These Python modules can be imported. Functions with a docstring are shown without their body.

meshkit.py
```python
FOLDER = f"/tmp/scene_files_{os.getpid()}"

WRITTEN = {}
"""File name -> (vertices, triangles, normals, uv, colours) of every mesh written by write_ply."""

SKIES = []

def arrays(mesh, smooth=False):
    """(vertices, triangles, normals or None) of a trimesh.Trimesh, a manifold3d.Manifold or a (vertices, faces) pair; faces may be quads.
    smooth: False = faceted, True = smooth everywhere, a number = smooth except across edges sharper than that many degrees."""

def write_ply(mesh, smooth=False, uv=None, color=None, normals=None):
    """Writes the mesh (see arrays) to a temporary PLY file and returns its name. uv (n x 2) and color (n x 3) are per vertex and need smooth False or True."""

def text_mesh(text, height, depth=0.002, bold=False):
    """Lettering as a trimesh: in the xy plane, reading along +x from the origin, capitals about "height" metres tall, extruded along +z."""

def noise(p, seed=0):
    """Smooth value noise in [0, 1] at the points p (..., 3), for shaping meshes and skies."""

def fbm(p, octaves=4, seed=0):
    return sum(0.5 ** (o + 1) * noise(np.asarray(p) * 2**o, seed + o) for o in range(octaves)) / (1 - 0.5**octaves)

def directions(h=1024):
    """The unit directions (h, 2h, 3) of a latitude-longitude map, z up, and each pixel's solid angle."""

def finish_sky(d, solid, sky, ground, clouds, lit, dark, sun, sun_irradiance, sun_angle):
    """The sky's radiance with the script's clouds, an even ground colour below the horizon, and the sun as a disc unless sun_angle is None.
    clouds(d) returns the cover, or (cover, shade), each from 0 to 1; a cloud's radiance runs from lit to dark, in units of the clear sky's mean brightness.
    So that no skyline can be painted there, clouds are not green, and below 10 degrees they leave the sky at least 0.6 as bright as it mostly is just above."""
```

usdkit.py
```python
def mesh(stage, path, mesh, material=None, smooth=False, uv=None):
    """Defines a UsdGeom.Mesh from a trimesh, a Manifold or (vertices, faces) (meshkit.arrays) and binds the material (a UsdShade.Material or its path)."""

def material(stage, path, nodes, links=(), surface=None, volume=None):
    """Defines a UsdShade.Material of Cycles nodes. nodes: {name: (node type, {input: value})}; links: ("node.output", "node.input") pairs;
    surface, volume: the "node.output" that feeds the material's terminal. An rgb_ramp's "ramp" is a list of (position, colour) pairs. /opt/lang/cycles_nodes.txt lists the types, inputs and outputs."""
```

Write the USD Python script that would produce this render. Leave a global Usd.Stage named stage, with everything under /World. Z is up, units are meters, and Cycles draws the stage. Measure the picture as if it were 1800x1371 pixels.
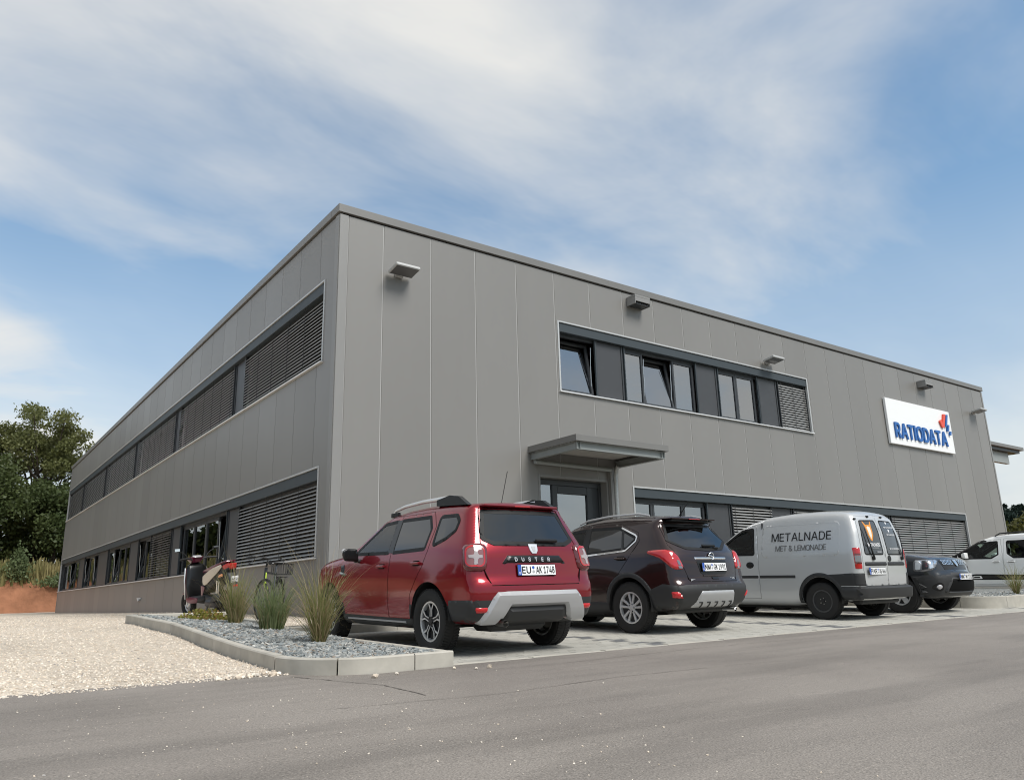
import math, random
import numpy as np, trimesh, usdkit, meshkit
from pxr import Usd, UsdGeom, UsdLux, UsdShade, Gf, Sdf, Vt
from scipy.spatial import Delaunay
import shapely
from shapely.geometry import Polygon, Point, LineString, box as sbox, MultiPolygon
from shapely import affinity

stage = Usd.Stage.CreateInMemory()
UsdGeom.SetStageUpAxis(stage, UsdGeom.Tokens.z)
UsdGeom.SetStageMetersPerUnit(stage, 1.0)
WORLD = UsdGeom.Xform.Define(stage, '/World'); stage.SetDefaultPrim(WORLD.GetPrim())
UsdGeom.Scope.Define(stage, '/World/Looks')
rng = np.random.default_rng(7); random.seed(7)

# ------------------------------------------------------------------ camera, sky, sun, exposure
CAM = np.array([-5.58978, -13.15877, 0.476])
YAW, PITCH, ROLL, FPX = 0.935875684, 0.257239884, 0.0254805265, 1363.27
def cam_axes():
    f = np.array([math.cos(PITCH)*math.cos(YAW), math.cos(PITCH)*math.sin(YAW), math.sin(PITCH)])
    r = np.array([math.sin(YAW), -math.cos(YAW), 0.0]); d = np.cross(f, r)
    c, s = math.cos(ROLL), math.sin(ROLL)
    return c*r + s*d, -s*r + c*d, f
R_, D_, F_ = cam_axes()
cam = UsdGeom.Camera.Define(stage, '/World/camera')
m4 = np.eye(4); m4[0,:3] = R_; m4[1,:3] = -D_; m4[2,:3] = -F_; m4[3,:3] = CAM
cam.AddTransformOp().Set(Gf.Matrix4d(m4.tolist()))
cam.CreateHorizontalApertureAttr(36.0); cam.CreateVerticalApertureAttr(36.0*779/1024)
cam.CreateFocalLengthAttr(36.0*FPX/1800.0); cam.CreateClippingRangeAttr(Gf.Vec2f(0.05, 3000))
cam.CreateExposureAttr(1.27)

SUN = np.array([0.16, -0.62, 0.78]); SUN /= np.linalg.norm(SUN)
sun = UsdLux.DistantLight.Define(stage, '/World/sun')
sun.CreateIntensityAttr(0.4); sun.CreateAngleAttr(28.0); sun.CreateNormalizeAttr(True); sun.CreateColorAttr(Gf.Vec3f(1.0, 0.975, 0.94))
zax = SUN; xax = np.cross([0,0,1.0], zax); xax /= np.linalg.norm(xax); yax = np.cross(zax, xax)
m4 = np.eye(4); m4[0,:3] = xax; m4[1,:3] = yax; m4[2,:3] = zax
sun.AddTransformOp().Set(Gf.Matrix4d(m4.tolist()))
dome = UsdLux.DomeLight.Define(stage, '/World/sky')
SKY_STRENGTH = 0.06
CLOUD = 1.0
sky_nodes = {
    'tc': ('texture_coordinate', {}),
    'sky': ('sky_texture', {'sky_type': 'single_scattering', 'sun_disc': False, 'sun_elevation': float(math.asin(SUN[2])),
            'sun_rotation': float(math.atan2(SUN[0], SUN[1])), 'altitude': 300.0, 'air_density': 1.0, 'aerosol_density': 0.6, 'ozone_density': 0.2}),
    'sep': ('separate_xyz', {}),
    'zc': ('math', {'math_type': 'maximum', 'value2': 0.0}),
    'za': ('math', {'math_type': 'add', 'value2': 0.22}),
    'comb': ('combine_xyz', {'z': 0.0}),
    'dx': ('math', {'math_type': 'divide'}), 'dy': ('math', {'math_type': 'divide'}),
    'mp': ('mapping', {'mapping_type': 'point', 'rotation': (0, 0, -1.6), 'scale': (0.85, 1.3, 1.0), 'location': (11.4, 1.6, 0.0)}),
    'n1': ('noise_texture', {'scale': 0.85, 'detail': 8.0, 'roughness': 0.50, 'distortion': 0.5}),
    'n2': ('noise_texture', {'scale': 2.3, 'detail': 7.0, 'roughness': 0.55, 'distortion': 0.6}),
    'mix': ('math', {'math_type': 'multiply_add', 'value2': 0.35}),
    'ramp': ('rgb_ramp', {'ramp': [(0.0, (0.04,)*3), (0.42, (0.10,)*3), (0.53, (0.27,)*3), (0.63, (0.50,)*3), (0.74, (0.74,)*3), (0.86, (0.93,)*3), (1.0, (1.0,)*3)]}),
    'hz': ('map_range', {'range_type': 'smoothstep', 'from_min': 0.0, 'from_max': 0.62, 'to_min': 0.95, 'to_max': 0.0, 'clamp': True}),
    'mx': ('math', {'math_type': 'maximum'}),
    'cl': ('mix_color', {'blend_type': 'mix', 'a': (3.8, 4.25, 4.85), 'b': (6.1, 6.0, 5.7)}),
    'tn': ('mix_color', {'blend_type': 'multiply', 'fac': 1.0, 'use_clamp': False, 'b': (0.62, 1.04, 1.16)}),
    'm': ('mix_color', {'blend_type': 'mix', 'use_clamp': False}),
    'bg': ('background_shader', {'strength': SKY_STRENGTH}),
}
sky_links = [('tc.generated', 'sep.vector'), ('sep.z', 'zc.value1'), ('zc.value', 'za.value1'), ('sep.x', 'dx.value1'), ('za.value', 'dx.value2'),
    ('sep.y', 'dy.value1'), ('za.value', 'dy.value2'), ('dx.value', 'comb.x'), ('dy.value', 'comb.y'), ('comb.vector', 'mp.vector'),
    ('mp.vector', 'n1.vector'), ('mp.vector', 'n2.vector'), ('n2.fac', 'mix.value1'), ('n1.fac', 'mix.value3'), ('mix.value', 'ramp.fac'),
    ('zc.value', 'hz.value'), ('ramp.color', 'mx.value1'), ('hz.result', 'mx.value2'), ('mx.value', 'm.fac'), ('sky.color', 'tn.a'), ('tn.result', 'm.a'), ('ramp.color', 'cl.fac'), ('cl.result', 'm.b'),
    ('m.result', 'bg.color')]
SKYMAT = usdkit.material(stage, '/World/Looks/sky_material', sky_nodes, sky_links, surface='bg.background')
UsdShade.MaterialBindingAPI.Apply(dome.GetPrim()).Bind(SKYMAT)
dome.GetPrim().SetCustomDataByKey('kind', 'structure')

# ------------------------------------------------------------------ helpers
_names = {}
def numbered(parent, name):
    k = (parent, name); n = _names.get(k, 0); _names[k] = n + 1
    return name if n == 0 else f'{name}_{n:03d}'
def ppath(parent):
    if parent is None: return '/World'
    if isinstance(parent, str): return parent
    return str((parent.GetPrim() if hasattr(parent, 'GetPrim') else parent).GetPath())
def tag(p, label=None, cat=None, group=None, kind=None):
    p = p.GetPrim() if hasattr(p, 'GetPrim') else p
    for k, v in (('label', label), ('category', cat), ('group', group), ('kind', kind)):
        if v: p.SetCustomDataByKey(k, v)
    return p
def put(name, mesh, mat, parent=None, smooth=30, label=None):
    if isinstance(mesh, list): mesh = trimesh.util.concatenate(mesh)
    pp = ppath(parent); path = pp + '/' + numbered(pp, name)
    p = usdkit.mesh(stage, path, mesh, mat, smooth=smooth).GetPrim()
    if label: p.SetCustomDataByKey('label', label)
    return p
def thing(name, label=None, cat=None, loc=(0,0,0), rotz=0.0, group=None, kind=None, mat4=None):
    x = UsdGeom.Xform.Define(stage, '/World/' + numbered('/World', name))
    if mat4 is not None: x.AddTransformOp().Set(Gf.Matrix4d(np.asarray(mat4, float).tolist()))
    else:
        x.AddTranslateOp().Set(Gf.Vec3d(*map(float, loc)))
        if rotz: x.AddRotateZOp().Set(math.degrees(rotz))
    return tag(x, label, cat, group, kind)
_b = trimesh.creation.box((1, 1, 1)); _BV = np.array(_b.vertices)+.5; _BF = np.array(_b.faces)
def bx(x0, x1, y0, y1, z0, z1, bev=0.0):
    lo = np.minimum([x0,y0,z0],[x1,y1,z1]); hi = np.maximum([x0,y0,z0],[x1,y1,z1])
    if bev <= 0:
        return trimesh.Trimesh(lo+_BV*(hi-lo), _BF, process=False)
    b = min(bev, 0.45*float((hi-lo).min())); pts = []
    for sx in (0,1):
        for sy in (0,1):
            for sz in (0,1):
                c = [hi[k] if s else lo[k] for k, s in enumerate((sx,sy,sz))]
                for ax in range(3):
                    q = list(c)
                    for k in range(3):
                        if k != ax: q[k] += -b if (sx,sy,sz)[k] else b
                    pts.append(q)
    return trimesh.convex.convex_hull(np.array(pts))
def tube(pts, r, n=8, cap=True):
    pts = np.asarray(pts, float); rr = np.broadcast_to(np.asarray(r, float), (len(pts),))
    t = np.gradient(pts, axis=0); t /= np.linalg.norm(t, axis=1, keepdims=True) + 1e-12
    ref = np.array([0,0,1.0]) if abs(t[:,2]).mean() < 0.8 else np.array([1.0,0,0])
    a = np.cross(t, ref); a /= np.linalg.norm(a, axis=1, keepdims=True) + 1e-12; b = np.cross(t, a)
    ang = np.arange(n)*2*np.pi/n
    v = pts[:,None] + rr[:,None,None]*(np.cos(ang)[None,:,None]*a[:,None] + np.sin(ang)[None,:,None]*b[:,None])
    v = v.reshape(-1,3); f = []
    for i in range(len(pts)-1):
        for j in range(n):
            p, q, r2, s = i*n+j, i*n+(j+1)%n, (i+1)*n+(j+1)%n, (i+1)*n+j
            f += [[p,s,r2],[p,r2,q]]
    if cap:
        v = np.vstack([v, pts[0], pts[-1]]); k = len(v)
        for j in range(n):
            f += [[k-2, j, (j+1)%n], [k-1, (len(pts)-1)*n+(j+1)%n, (len(pts)-1)*n+j]]
    return trimesh.Trimesh(v, f, process=False)
def tri_fill(poly, h, edge=None):
    """Even triangulation of a polygon: boundary points at spacing h, inner grid of points."""
    poly = poly.buffer(0) if not poly.is_valid else poly
    edge = edge or h
    pts = []
    for ring in [poly.exterior] + list(poly.interiors):
        c = np.array(ring.coords)
        for a, b in zip(c[:-1], c[1:]):
            L = np.linalg.norm(b-a); n = max(1, int(math.ceil(L/edge)))
            for t in range(n): pts.append(a + (b-a)*t/n)
    nb = len(pts)
    x0,y0,x1,y1 = poly.bounds
    gx, gy = np.meshgrid(np.arange(x0+h*.5, x1, h), np.arange(y0+h*.5, y1, h*.87))
    gx = gx + (np.arange(gx.shape[0])%2)[:,None]*h*.5
    g = np.c_[gx.ravel(), gy.ravel()]
    if len(g):
        P = shapely.points(g); inside = shapely.contains(poly, P)
        g = g[inside]; P = P[inside]
        if len(g): g = g[shapely.distance(poly.boundary, P) > h*.45]
    allp = np.vstack([np.array(pts), g]) if len(g) else np.array(pts)
    allp = allp + 1e-7*np.random.default_rng(1).standard_normal(allp.shape)
    tri = Delaunay(allp).simplices
    cen = allp[tri].mean(1)
    ok = shapely.contains(poly.buffer(1e-6), shapely.points(cen))
    tri = tri[ok]
    a = allp[tri]; area = (a[:,1,0]-a[:,0,0])*(a[:,2,1]-a[:,0,1])-(a[:,1,1]-a[:,0,1])*(a[:,2,0]-a[:,0,0])
    tri[area<0] = tri[area<0][:, ::-1]
    return allp, tri[np.abs(area)>1e-10], nb
def prism(poly, d):
    return trimesh.creation.extrude_polygon(poly, d, engine='earcut')
def polys(g):
    return [p for p in getattr(g, 'geoms', [g]) if isinstance(p, Polygon) and p.area > 1e-6]
def grow_arrays(name, pos, quat, scale, idx, protos, mats, label=None, cat=None, kind='stuff', parent=None):
    pp = ppath(parent); path = pp + '/' + numbered(pp, name)
    pi = UsdGeom.PointInstancer.Define(stage, path)
    rel = []
    for k, (pm, mt) in enumerate(zip(protos, mats)):
        mp = usdkit.mesh(stage, f'{path}/stone_shape_{k:03d}', pm, mt, smooth=False)
        rel.append(mp.GetPath())
    pi.CreatePrototypesRel().SetTargets(rel)
    pi.CreateProtoIndicesAttr(Vt.IntArray.FromNumpy(np.asarray(idx, np.int32)))
    pi.CreatePositionsAttr(Vt.Vec3fArray.FromNumpy(np.asarray(pos, np.float32)))
    pi.CreateScalesAttr(Vt.Vec3fArray.FromNumpy(np.asarray(scale, np.float32)))
    pi.CreateOrientationsAttr(Vt.QuathArray([Gf.Quath(w_, x_, y_, z_) for x_, y_, z_, w_ in np.asarray(quat).tolist()]))
    return tag(pi, label, cat, None, kind)

# ------------------------------------------------------------------ materials
def mat(name, color, rough=0.5, metallic=0.0, spec=0.5, var=0.0, vscale=3.0, bump=0.0, bscale=60.0, coat=0.0, coat_rough=0.05, rand=0.0, bdist=0.01, emis=None, stretch=None, diffr=0.0):
    c = np.array(color, float)
    nodes = {'p': ('principled_bsdf', {'base_color': tuple(c), 'roughness': rough, 'metallic': metallic, 'specular_ior_level': spec, 'coat_weight': coat, 'coat_roughness': coat_rough, 'diffuse_roughness': diffr})}
    links = []; src = None
    if var or bump: nodes['g'] = ('texture_coordinate', {})
    gv = 'g.object'
    if (var or bump) and stretch:
        nodes['mp'] = ('mapping', {'mapping_type': 'point', 'scale': stretch}); links.append((gv, 'mp.vector')); gv = 'mp.vector'
    if var:
        nodes['n'] = ('noise_texture', {'scale': vscale, 'detail': 6.0, 'roughness': 0.6})
        nodes['r'] = ('rgb_ramp', {'ramp': [(0.25, tuple(c*(1-var))), (0.75, tuple(np.minimum(c*(1+var), 1)))]})
        links += [(gv, 'n.vector'), ('n.fac', 'r.fac')]; src = 'r.color'
    if rand:
        nodes['oi'] = ('object_info', {}); nodes['mr'] = ('map_range', {'from_min': 0.0, 'from_max': 1.0, 'to_min': 1-rand, 'to_max': 1+rand})
        nodes['hv'] = ('hsv', {'color': tuple(c)}); links += [('oi.random', 'mr.value'), ('mr.result', 'hv.value')]
        if src: links.append((src, 'hv.color'))
        src = 'hv.color'
    if src: links.append((src, 'p.base_color'))
    if bump:
        nodes['bn'] = ('noise_texture', {'scale': bscale, 'detail': 4.0, 'roughness': 0.6})
        nodes['b'] = ('bump', {'strength': bump, 'distance': bdist})
        links += [(gv, 'bn.vector'), ('bn.fac', 'b.height'), ('b.normal', 'p.normal')]
    if emis: nodes['p'][1].update({'emission_color': emis[0], 'emission_strength': emis[1]})
    return usdkit.material(stage, '/World/Looks/' + name, nodes, links, surface='p.BSDF')
def glass_mat(name, tint, ior=1.5, rough=0.0):
    nodes = {'t': ('transparent_bsdf', {'color': tint}), 'g': ('glossy_bsdf', {'color': (0.95,0.96,0.97), 'roughness': rough}), 'f': ('fresnel', {'IOR': ior}), 'm': ('mix_closure', {})}
    return usdkit.material(stage, '/World/Looks/' + name, nodes, [('f.fac','m.fac'),('t.BSDF','m.closure1'),('g.BSDF','m.closure2')], surface='m.closure')
def leaf_mat(name, ca, cb, vscale=1.5, trans=0.35):
    nodes = {'g': ('geometry', {}), 'n': ('noise_texture', {'scale': vscale, 'detail': 4.0}), 'r': ('rgb_ramp', {'ramp': [(0.3, ca), (0.7, cb)]}), 'mr': ('map_range', {'to_min': 0.7, 'to_max': 1.3}),
             'hv': ('hsv', {}), 'd': ('principled_bsdf', {'roughness': 0.55, 'specular_ior_level': 0.3}), 't': ('translucent_bsdf', {}), 'm': ('mix_closure', {'fac': trans})}
    return usdkit.material(stage, '/World/Looks/' + name, nodes, [('g.position','n.vector'),('n.fac','r.fac'),('r.color','hv.color'),('g.random_per_island','mr.value'),('mr.result','hv.value'),('hv.color','d.base_color'),('hv.color','t.color'),('d.BSDF','m.closure1'),('t.BSDF','m.closure2')], surface='m.closure')

M = {}
M['wall'] = mat('grey_wall_coating', (0.198,0.190,0.177), 0.40, spec=0.5, var=0.07, vscale=0.35, rand=0.035, bump=0.04, bscale=6.0, stretch=(1,1,0.3))
M['wall_b'] = mat('grey_wall_coating_second', (0.203,0.195,0.182), 0.38, spec=0.5, var=0.07, vscale=0.3, rand=0.035, bump=0.04, bscale=5.0, stretch=(1,1,0.3))
M['joint'] = mat('panel_joint_strip', (0.37,0.365,0.35), 0.5)
M['trim'] = mat('grey_trim_coating', (0.225,0.22,0.21), 0.4, var=0.04, vscale=1.0)
M['coping'] = mat('coping_coating', (0.165,0.16,0.15), 0.4, var=0.06, vscale=1.0)
M['alu'] = mat('light_aluminium', (0.50,0.50,0.49), 0.38, metallic=0.35, var=0.05)
M['sill'] = mat('sill_aluminium', (0.72,0.72,0.71), 0.35, metallic=0.25, var=0.05)
M['fascia'] = mat('slate_blue_coating', (0.042,0.052,0.058), 0.5, spec=0.35, var=0.05)
M['frame'] = mat('anthracite_frame', (0.035,0.038,0.041), 0.42)
M['infill'] = mat('anthracite_infill_panel', (0.045,0.046,0.049), 0.45, var=0.06)
M['slat'] = mat('blind_slat_coating', (0.33,0.325,0.31), 0.36, metallic=0.3)
M['cord'] = mat('blind_cord', (0.02,0.02,0.02), 0.7)
M['glass'] = glass_mat('window_glass', (0.50,0.55,0.54), 4.0)
M['inside'] = mat('room_wall_paint', (0.30,0.30,0.29), 0.8)
M['roomdark'] = mat('room_floor_covering', (0.10,0.10,0.10), 0.8)
M['handle'] = mat('bright_metal', (0.7,0.7,0.7), 0.25, metallic=0.9)
M['lampbody'] = mat('lamp_housing_grey', (0.42,0.42,0.41), 0.4)
M['lampglass'] = mat('lamp_diffuser', (0.12,0.12,0.12), 0.15)
M['galv'] = mat('galvanised_steel', (0.42,0.43,0.42), 0.45, metallic=0.55, var=0.18, vscale=18)
M['beam'] = mat('grey_steel_beam', (0.27,0.285,0.275), 0.42, var=0.05)
M['deck'] = mat('trapezoid_sheet_underside', (0.40,0.38,0.35), 0.5)
M['white'] = mat('white_sign_sheet', (0.80,0.80,0.79), 0.4)
M['signblue'] = mat('sign_blue', (0.012,0.11,0.36), 0.35)
M['signred'] = mat('sign_orange_red', (0.72,0.07,0.03), 0.35)
M['black'] = mat('matt_black', (0.012,0.012,0.012), 0.6)

# ------------------------------------------------------------------ ground
GX, GY = 0.0067, 0.0238
def lot_z(x, y): return GX*np.asarray(x, float) + GY*np.asarray(y, float)
_TY = np.array([-60,-12,-6.3,-4.76,-3.76,-2.67,-1.8,0.66,1.84,5,9.7,17,35,60]); _TZ = np.array([-.30,-.27,-.17,-.105,-.045,.03,.085,.165,.185,.205,.22,.19,.11,.1])
def gravel_z(x, y): return np.interp(y, _TY, _TZ)
def grid_sheet(xs, ys, zf):
    X, Y = np.meshgrid(xs, ys); v = np.c_[X.ravel(), Y.ravel(), np.asarray(zf(X, Y)).ravel()]
    n = len(xs); f = []
    i, j = np.meshgrid(np.arange(len(ys)-1), np.arange(n-1), indexing='ij'); a = (i*n+j).ravel()
    return trimesh.Trimesh(v, np.vstack([np.c_[a, a+1, a+n+1], np.c_[a, a+n+1, a+n]]), process=False)
def sheet_poly(poly, h, zf):
    p, t, _ = tri_fill(poly, h); return trimesh.Trimesh(np.c_[p, zf(p[:,0], p[:,1])], t, process=False)

M['asphalt'] = usdkit.material(stage, '/World/Looks/asphalt', {
    'g': ('geometry', {}), 'n1': ('noise_texture', {'scale': 0.33, 'detail': 5.0, 'roughness': 0.55, 'distortion': 0.3}), 'n2': ('noise_texture', {'scale': 95.0, 'detail': 3.0, 'roughness': 0.7}),
    'v': ('voronoi_texture', {'scale': 95.0}), 'r1': ('rgb_ramp', {'ramp': [(0.28, (0.178,0.157,0.138)), (0.5, (0.222,0.197,0.172)), (0.72, (0.258,0.230,0.202))]}),
    'mp': ('mapping', {'scale': (0.25, 1.6, 1.0)}), 'n3': ('noise_texture', {'scale': 0.9, 'detail': 6.0, 'roughness': 0.6}), 'r3': ('rgb_ramp', {'ramp': [(0.38, (0.80,)*3), (0.55, (1.0,)*3)]}),
    'r2': ('rgb_ramp', {'ramp': [(0.30, (0.55,)*3), (0.50, (0.98,)*3), (0.62, (1.15,)*3), (0.74, (1.9,)*3)]}), 'm1': ('mix_color', {'blend_type': 'multiply', 'fac': 1.0, 'use_clamp': False}), 'm2': ('mix_color', {'blend_type': 'multiply', 'fac': 1.0, 'use_clamp': False}),
    'b': ('bump', {'strength': 0.5, 'distance': 0.006}), 'p': ('principled_bsdf', {'roughness': 0.75, 'specular_ior_level': 0.35})},
    [('g.position','n1.vector'),('g.position','n2.vector'),('g.position','v.vector'),('g.position','mp.vector'),('mp.vector','n3.vector'),('n1.fac','r1.fac'),('n2.fac','r2.fac'),('n3.fac','r3.fac'),('r1.color','m1.a'),('r2.color','m1.b'),('m1.result','m2.a'),('r3.color','m2.b'),
     ('m2.result','p.base_color'),('v.distance','b.height'),('b.normal','p.normal')], surface='p.BSDF')
def stone_mat(name, ca, cb, cc, scale, bump=0.8, bdist=0.03):
    return usdkit.material(stage, '/World/Looks/' + name, {
        'g': ('geometry', {}), 'v': ('voronoi_texture', {'scale': scale}), 'n': ('noise_texture', {'scale': 0.5, 'detail': 5.0}), 'sp': ('separate_color', {}), 'r': ('rgb_ramp', {'ramp': [(0.0, ca), (0.55, cb), (1.0, cc)]}), 'r2': ('rgb_ramp', {'ramp': [(0.3, (0.82,)*3), (0.7, (1.08,)*3)]}),
        'm': ('mix_color', {'blend_type': 'multiply', 'fac': 1.0, 'use_clamp': False}), 'b': ('bump', {'strength': bump, 'distance': bdist, 'invert': True}), 'p': ('principled_bsdf', {'roughness': 0.85, 'specular_ior_level': 0.2})},
        [('g.position','v.vector'),('g.position','n.vector'),('v.color','sp.color'),('sp.r','r.fac'),('n.fac','r2.fac'),('r.color','m.a'),('r2.color','m.b'),('m.result','p.base_color'),('v.distance','b.height'),('b.normal','p.normal')], surface='p.BSDF')
M['gravel'] = stone_mat('white_gravel', (0.46,0.39,0.31), (0.62,0.53,0.43), (0.68,0.60,0.50), 42.0)
M['slate'] = stone_mat('slate_chip_bed', (0.12,0.13,0.125), (0.20,0.205,0.195), (0.32,0.32,0.30), 26.0)
M['field'] = mat('meadow_ground', (0.10,0.115,0.045), 0.9, var=0.4, vscale=0.06, spec=0.1)
M['earth'] = mat('red_brown_earth', (0.27,0.125,0.070), 0.95, var=0.30, vscale=1.1, spec=0.1, bump=0.8, bscale=3.0, bdist=0.15)
M['kerb'] = mat('kerb_concrete', (0.40,0.375,0.325), 0.8, var=0.18, vscale=3.5, rand=0.07, bump=0.25, bscale=220, spec=0.25, bdist=0.003)
M['paver'] = mat('light_paver_concrete', (0.36,0.345,0.305), 0.82, var=0.10, vscale=9, rand=0.10, spec=0.25, bump=0.2, bscale=200, bdist=0.002)
M['paver_dark'] = mat('dark_paver_concrete', (0.13,0.13,0.13), 0.8, var=0.12, vscale=9, rand=0.10, spec=0.25)
M['joint_sand'] = mat('joint_sand', (0.21,0.195,0.165), 0.95, var=0.2, vscale=6, spec=0.1)

EDGE = -6.50
# road: one asphalt sheet in front of the lot and around the camera
road_poly = Polygon([(-45,-40),(60,-40),(60,EDGE),(-1.5,EDGE),(-1.5,-6.58),(-2.35,-6.58),(-2.72,-6.35),(-2.86,-6.1),(-2.86,-5.6),(-5.1,-5.5),(-9,-5.25),(-16,-5.1),(-45,-4.9)])
tag(put('asphalt_road', sheet_poly(road_poly, 1.5, lambda x, y: lot_z(x, y)), M['asphalt'], smooth=True), kind='structure')
# joints and tar seams in the asphalt
def seam(pts, w, seed):
    c = np.array([LineString(pts).interpolate(t, normalized=True).coords[0] for t in np.linspace(0, 1, 90)]); s_ = np.random.default_rng(seed); c = c + .02*(meshkit.noise(np.c_[c*6, 0*c[:,:1]], seed)-.5)[:,None]; t = np.gradient(c, axis=0); t /= np.linalg.norm(t, axis=1, keepdims=True); nn = np.c_[-t[:,1], t[:,0]]; ww = (w*(.25+1.1*s_.random(90)*meshkit.noise(np.c_[c*9, 0*c[:,:1]], seed+1)))[:,None]
    v = np.vstack([c+nn*ww, c-nn*ww]); v = np.c_[v, lot_z(v[:,0], v[:,1])+.004]; i = np.arange(89); tm = trimesh.Trimesh(v, np.vstack([np.c_[i, i+90, i+91], np.c_[i, i+91, i+1]]), process=False)
    if tm.face_normals[:,2].mean() < 0: tm.invert()
    return tm
M['seam'] = mat('asphalt_seam_tar', (0.12,0.104,0.09), .7)
tag(put('asphalt_seam', [seam([(-2.95,-6.25),(-2.75,-6.9),(-2.6,-7.3),(-2.62,-8.0)], .010, 1), seam([(-.6,-7.1),(1.6,-7.0),(4.0,-7.15)], .006, 2), seam([(-3.4,-8.1),(-2.2,-8.3),(-.9,-8.2),(.8,-8.35)], .006, 3)], M['seam'], smooth=False), kind='structure')
# terrain to the horizon, well under the road and the gravel
def far_z(x, y):
    d = np.hypot(np.maximum(np.abs(x-8)-40, 0), np.maximum(np.abs(y+2)-42, 0))
    near = np.clip(1-d/6.0, 0, 1)
    base = -1.0*near + (1-near)*(-0.15) 
    s = np.clip((d-60)/260, 0, 1); roll = 14*s*s*(3-2*s)*(0.35+0.65*np.clip((-y)/200+0.4, 0, 1))
    return base + roll
g = np.sinh(np.linspace(-4.6, 4.6, 90))*12.2
tag(put('terrain', grid_sheet(g+8, g-2, far_z), M['field'], smooth=True), kind='structure')
# gravel yard
LKX = -2.95
gp = Polygon([(LKX-.02,-6.04),(-5.1,-5.92),(-9,-5.67),(-16,-5.52),(-34,-5.40),(-34,60),(12,60),(12,36.3),(-0.02,36.3),(-0.02,-1.4),(-1.35,-1.4),(-1.35,1.15),(LKX-.02,1.15)])
def gz_noise(x, y):
    x, y = np.asarray(x, float), np.asarray(y, float); e = np.interp(x, [-34,-16,-9,-5.1,-2.9], [-5.40,-5.52,-5.67,-5.92,-6.04]); f = np.clip((y-e)/.30, 0, 1)
    return (gravel_z(x, y)*f + (lot_z(x, y)-.012)*(1-f)) + 0.03*f*(meshkit.fbm(np.stack([x*0.9, y*0.9, 0*x], -1), 3)-0.5)*np.clip((y+5.9)/1.5, 0, 1)
tag(put('gravel_yard', sheet_poly(gp, 0.30, gz_noise), M['gravel'], smooth=True), kind='structure')

def stone(seed, flat=0.6, n=1):
    m = trimesh.creation.icosphere(subdivisions=n, radius=1.0); r = np.random.default_rng(seed)
    v = m.vertices*(1+0.28*(r.random((len(m.vertices),1))-0.5)*2)*np.array([1, 0.75, flat]); return trimesh.Trimesh(v, m.faces, process=False)
def rand_quat(n, r, tilt=0.5):
    a = r.random(n)*2*np.pi; t = r.normal(0, tilt, (n,2)); q = np.c_[t[:,0]*.5, t[:,1]*.5, np.sin(a/2), np.cos(a/2)]
    return q/np.linalg.norm(q, axis=1, keepdims=True)
gm = [mat('pale_pebble', (0.66,0.59,0.50), 0.85, spec=0.2, rand=0.2), mat('cream_pebble', (0.60,0.51,0.41), 0.85, spec=0.2, rand=0.2), mat('grey_pebble', (0.36,0.34,0.32), 0.85, spec=0.2, rand=0.2)]
N = 66000
r = np.random.default_rng(11); d = 5.5*np.exp(r.random(N)*1.7); az = r.uniform(math.radians(60), math.radians(112), N)
P = np.c_[CAM[0]+d*np.cos(az), CAM[1]+d*np.sin(az)]
P = P[shapely.contains(gp.buffer(.07), shapely.points(P))]; n = len(P)
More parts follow.
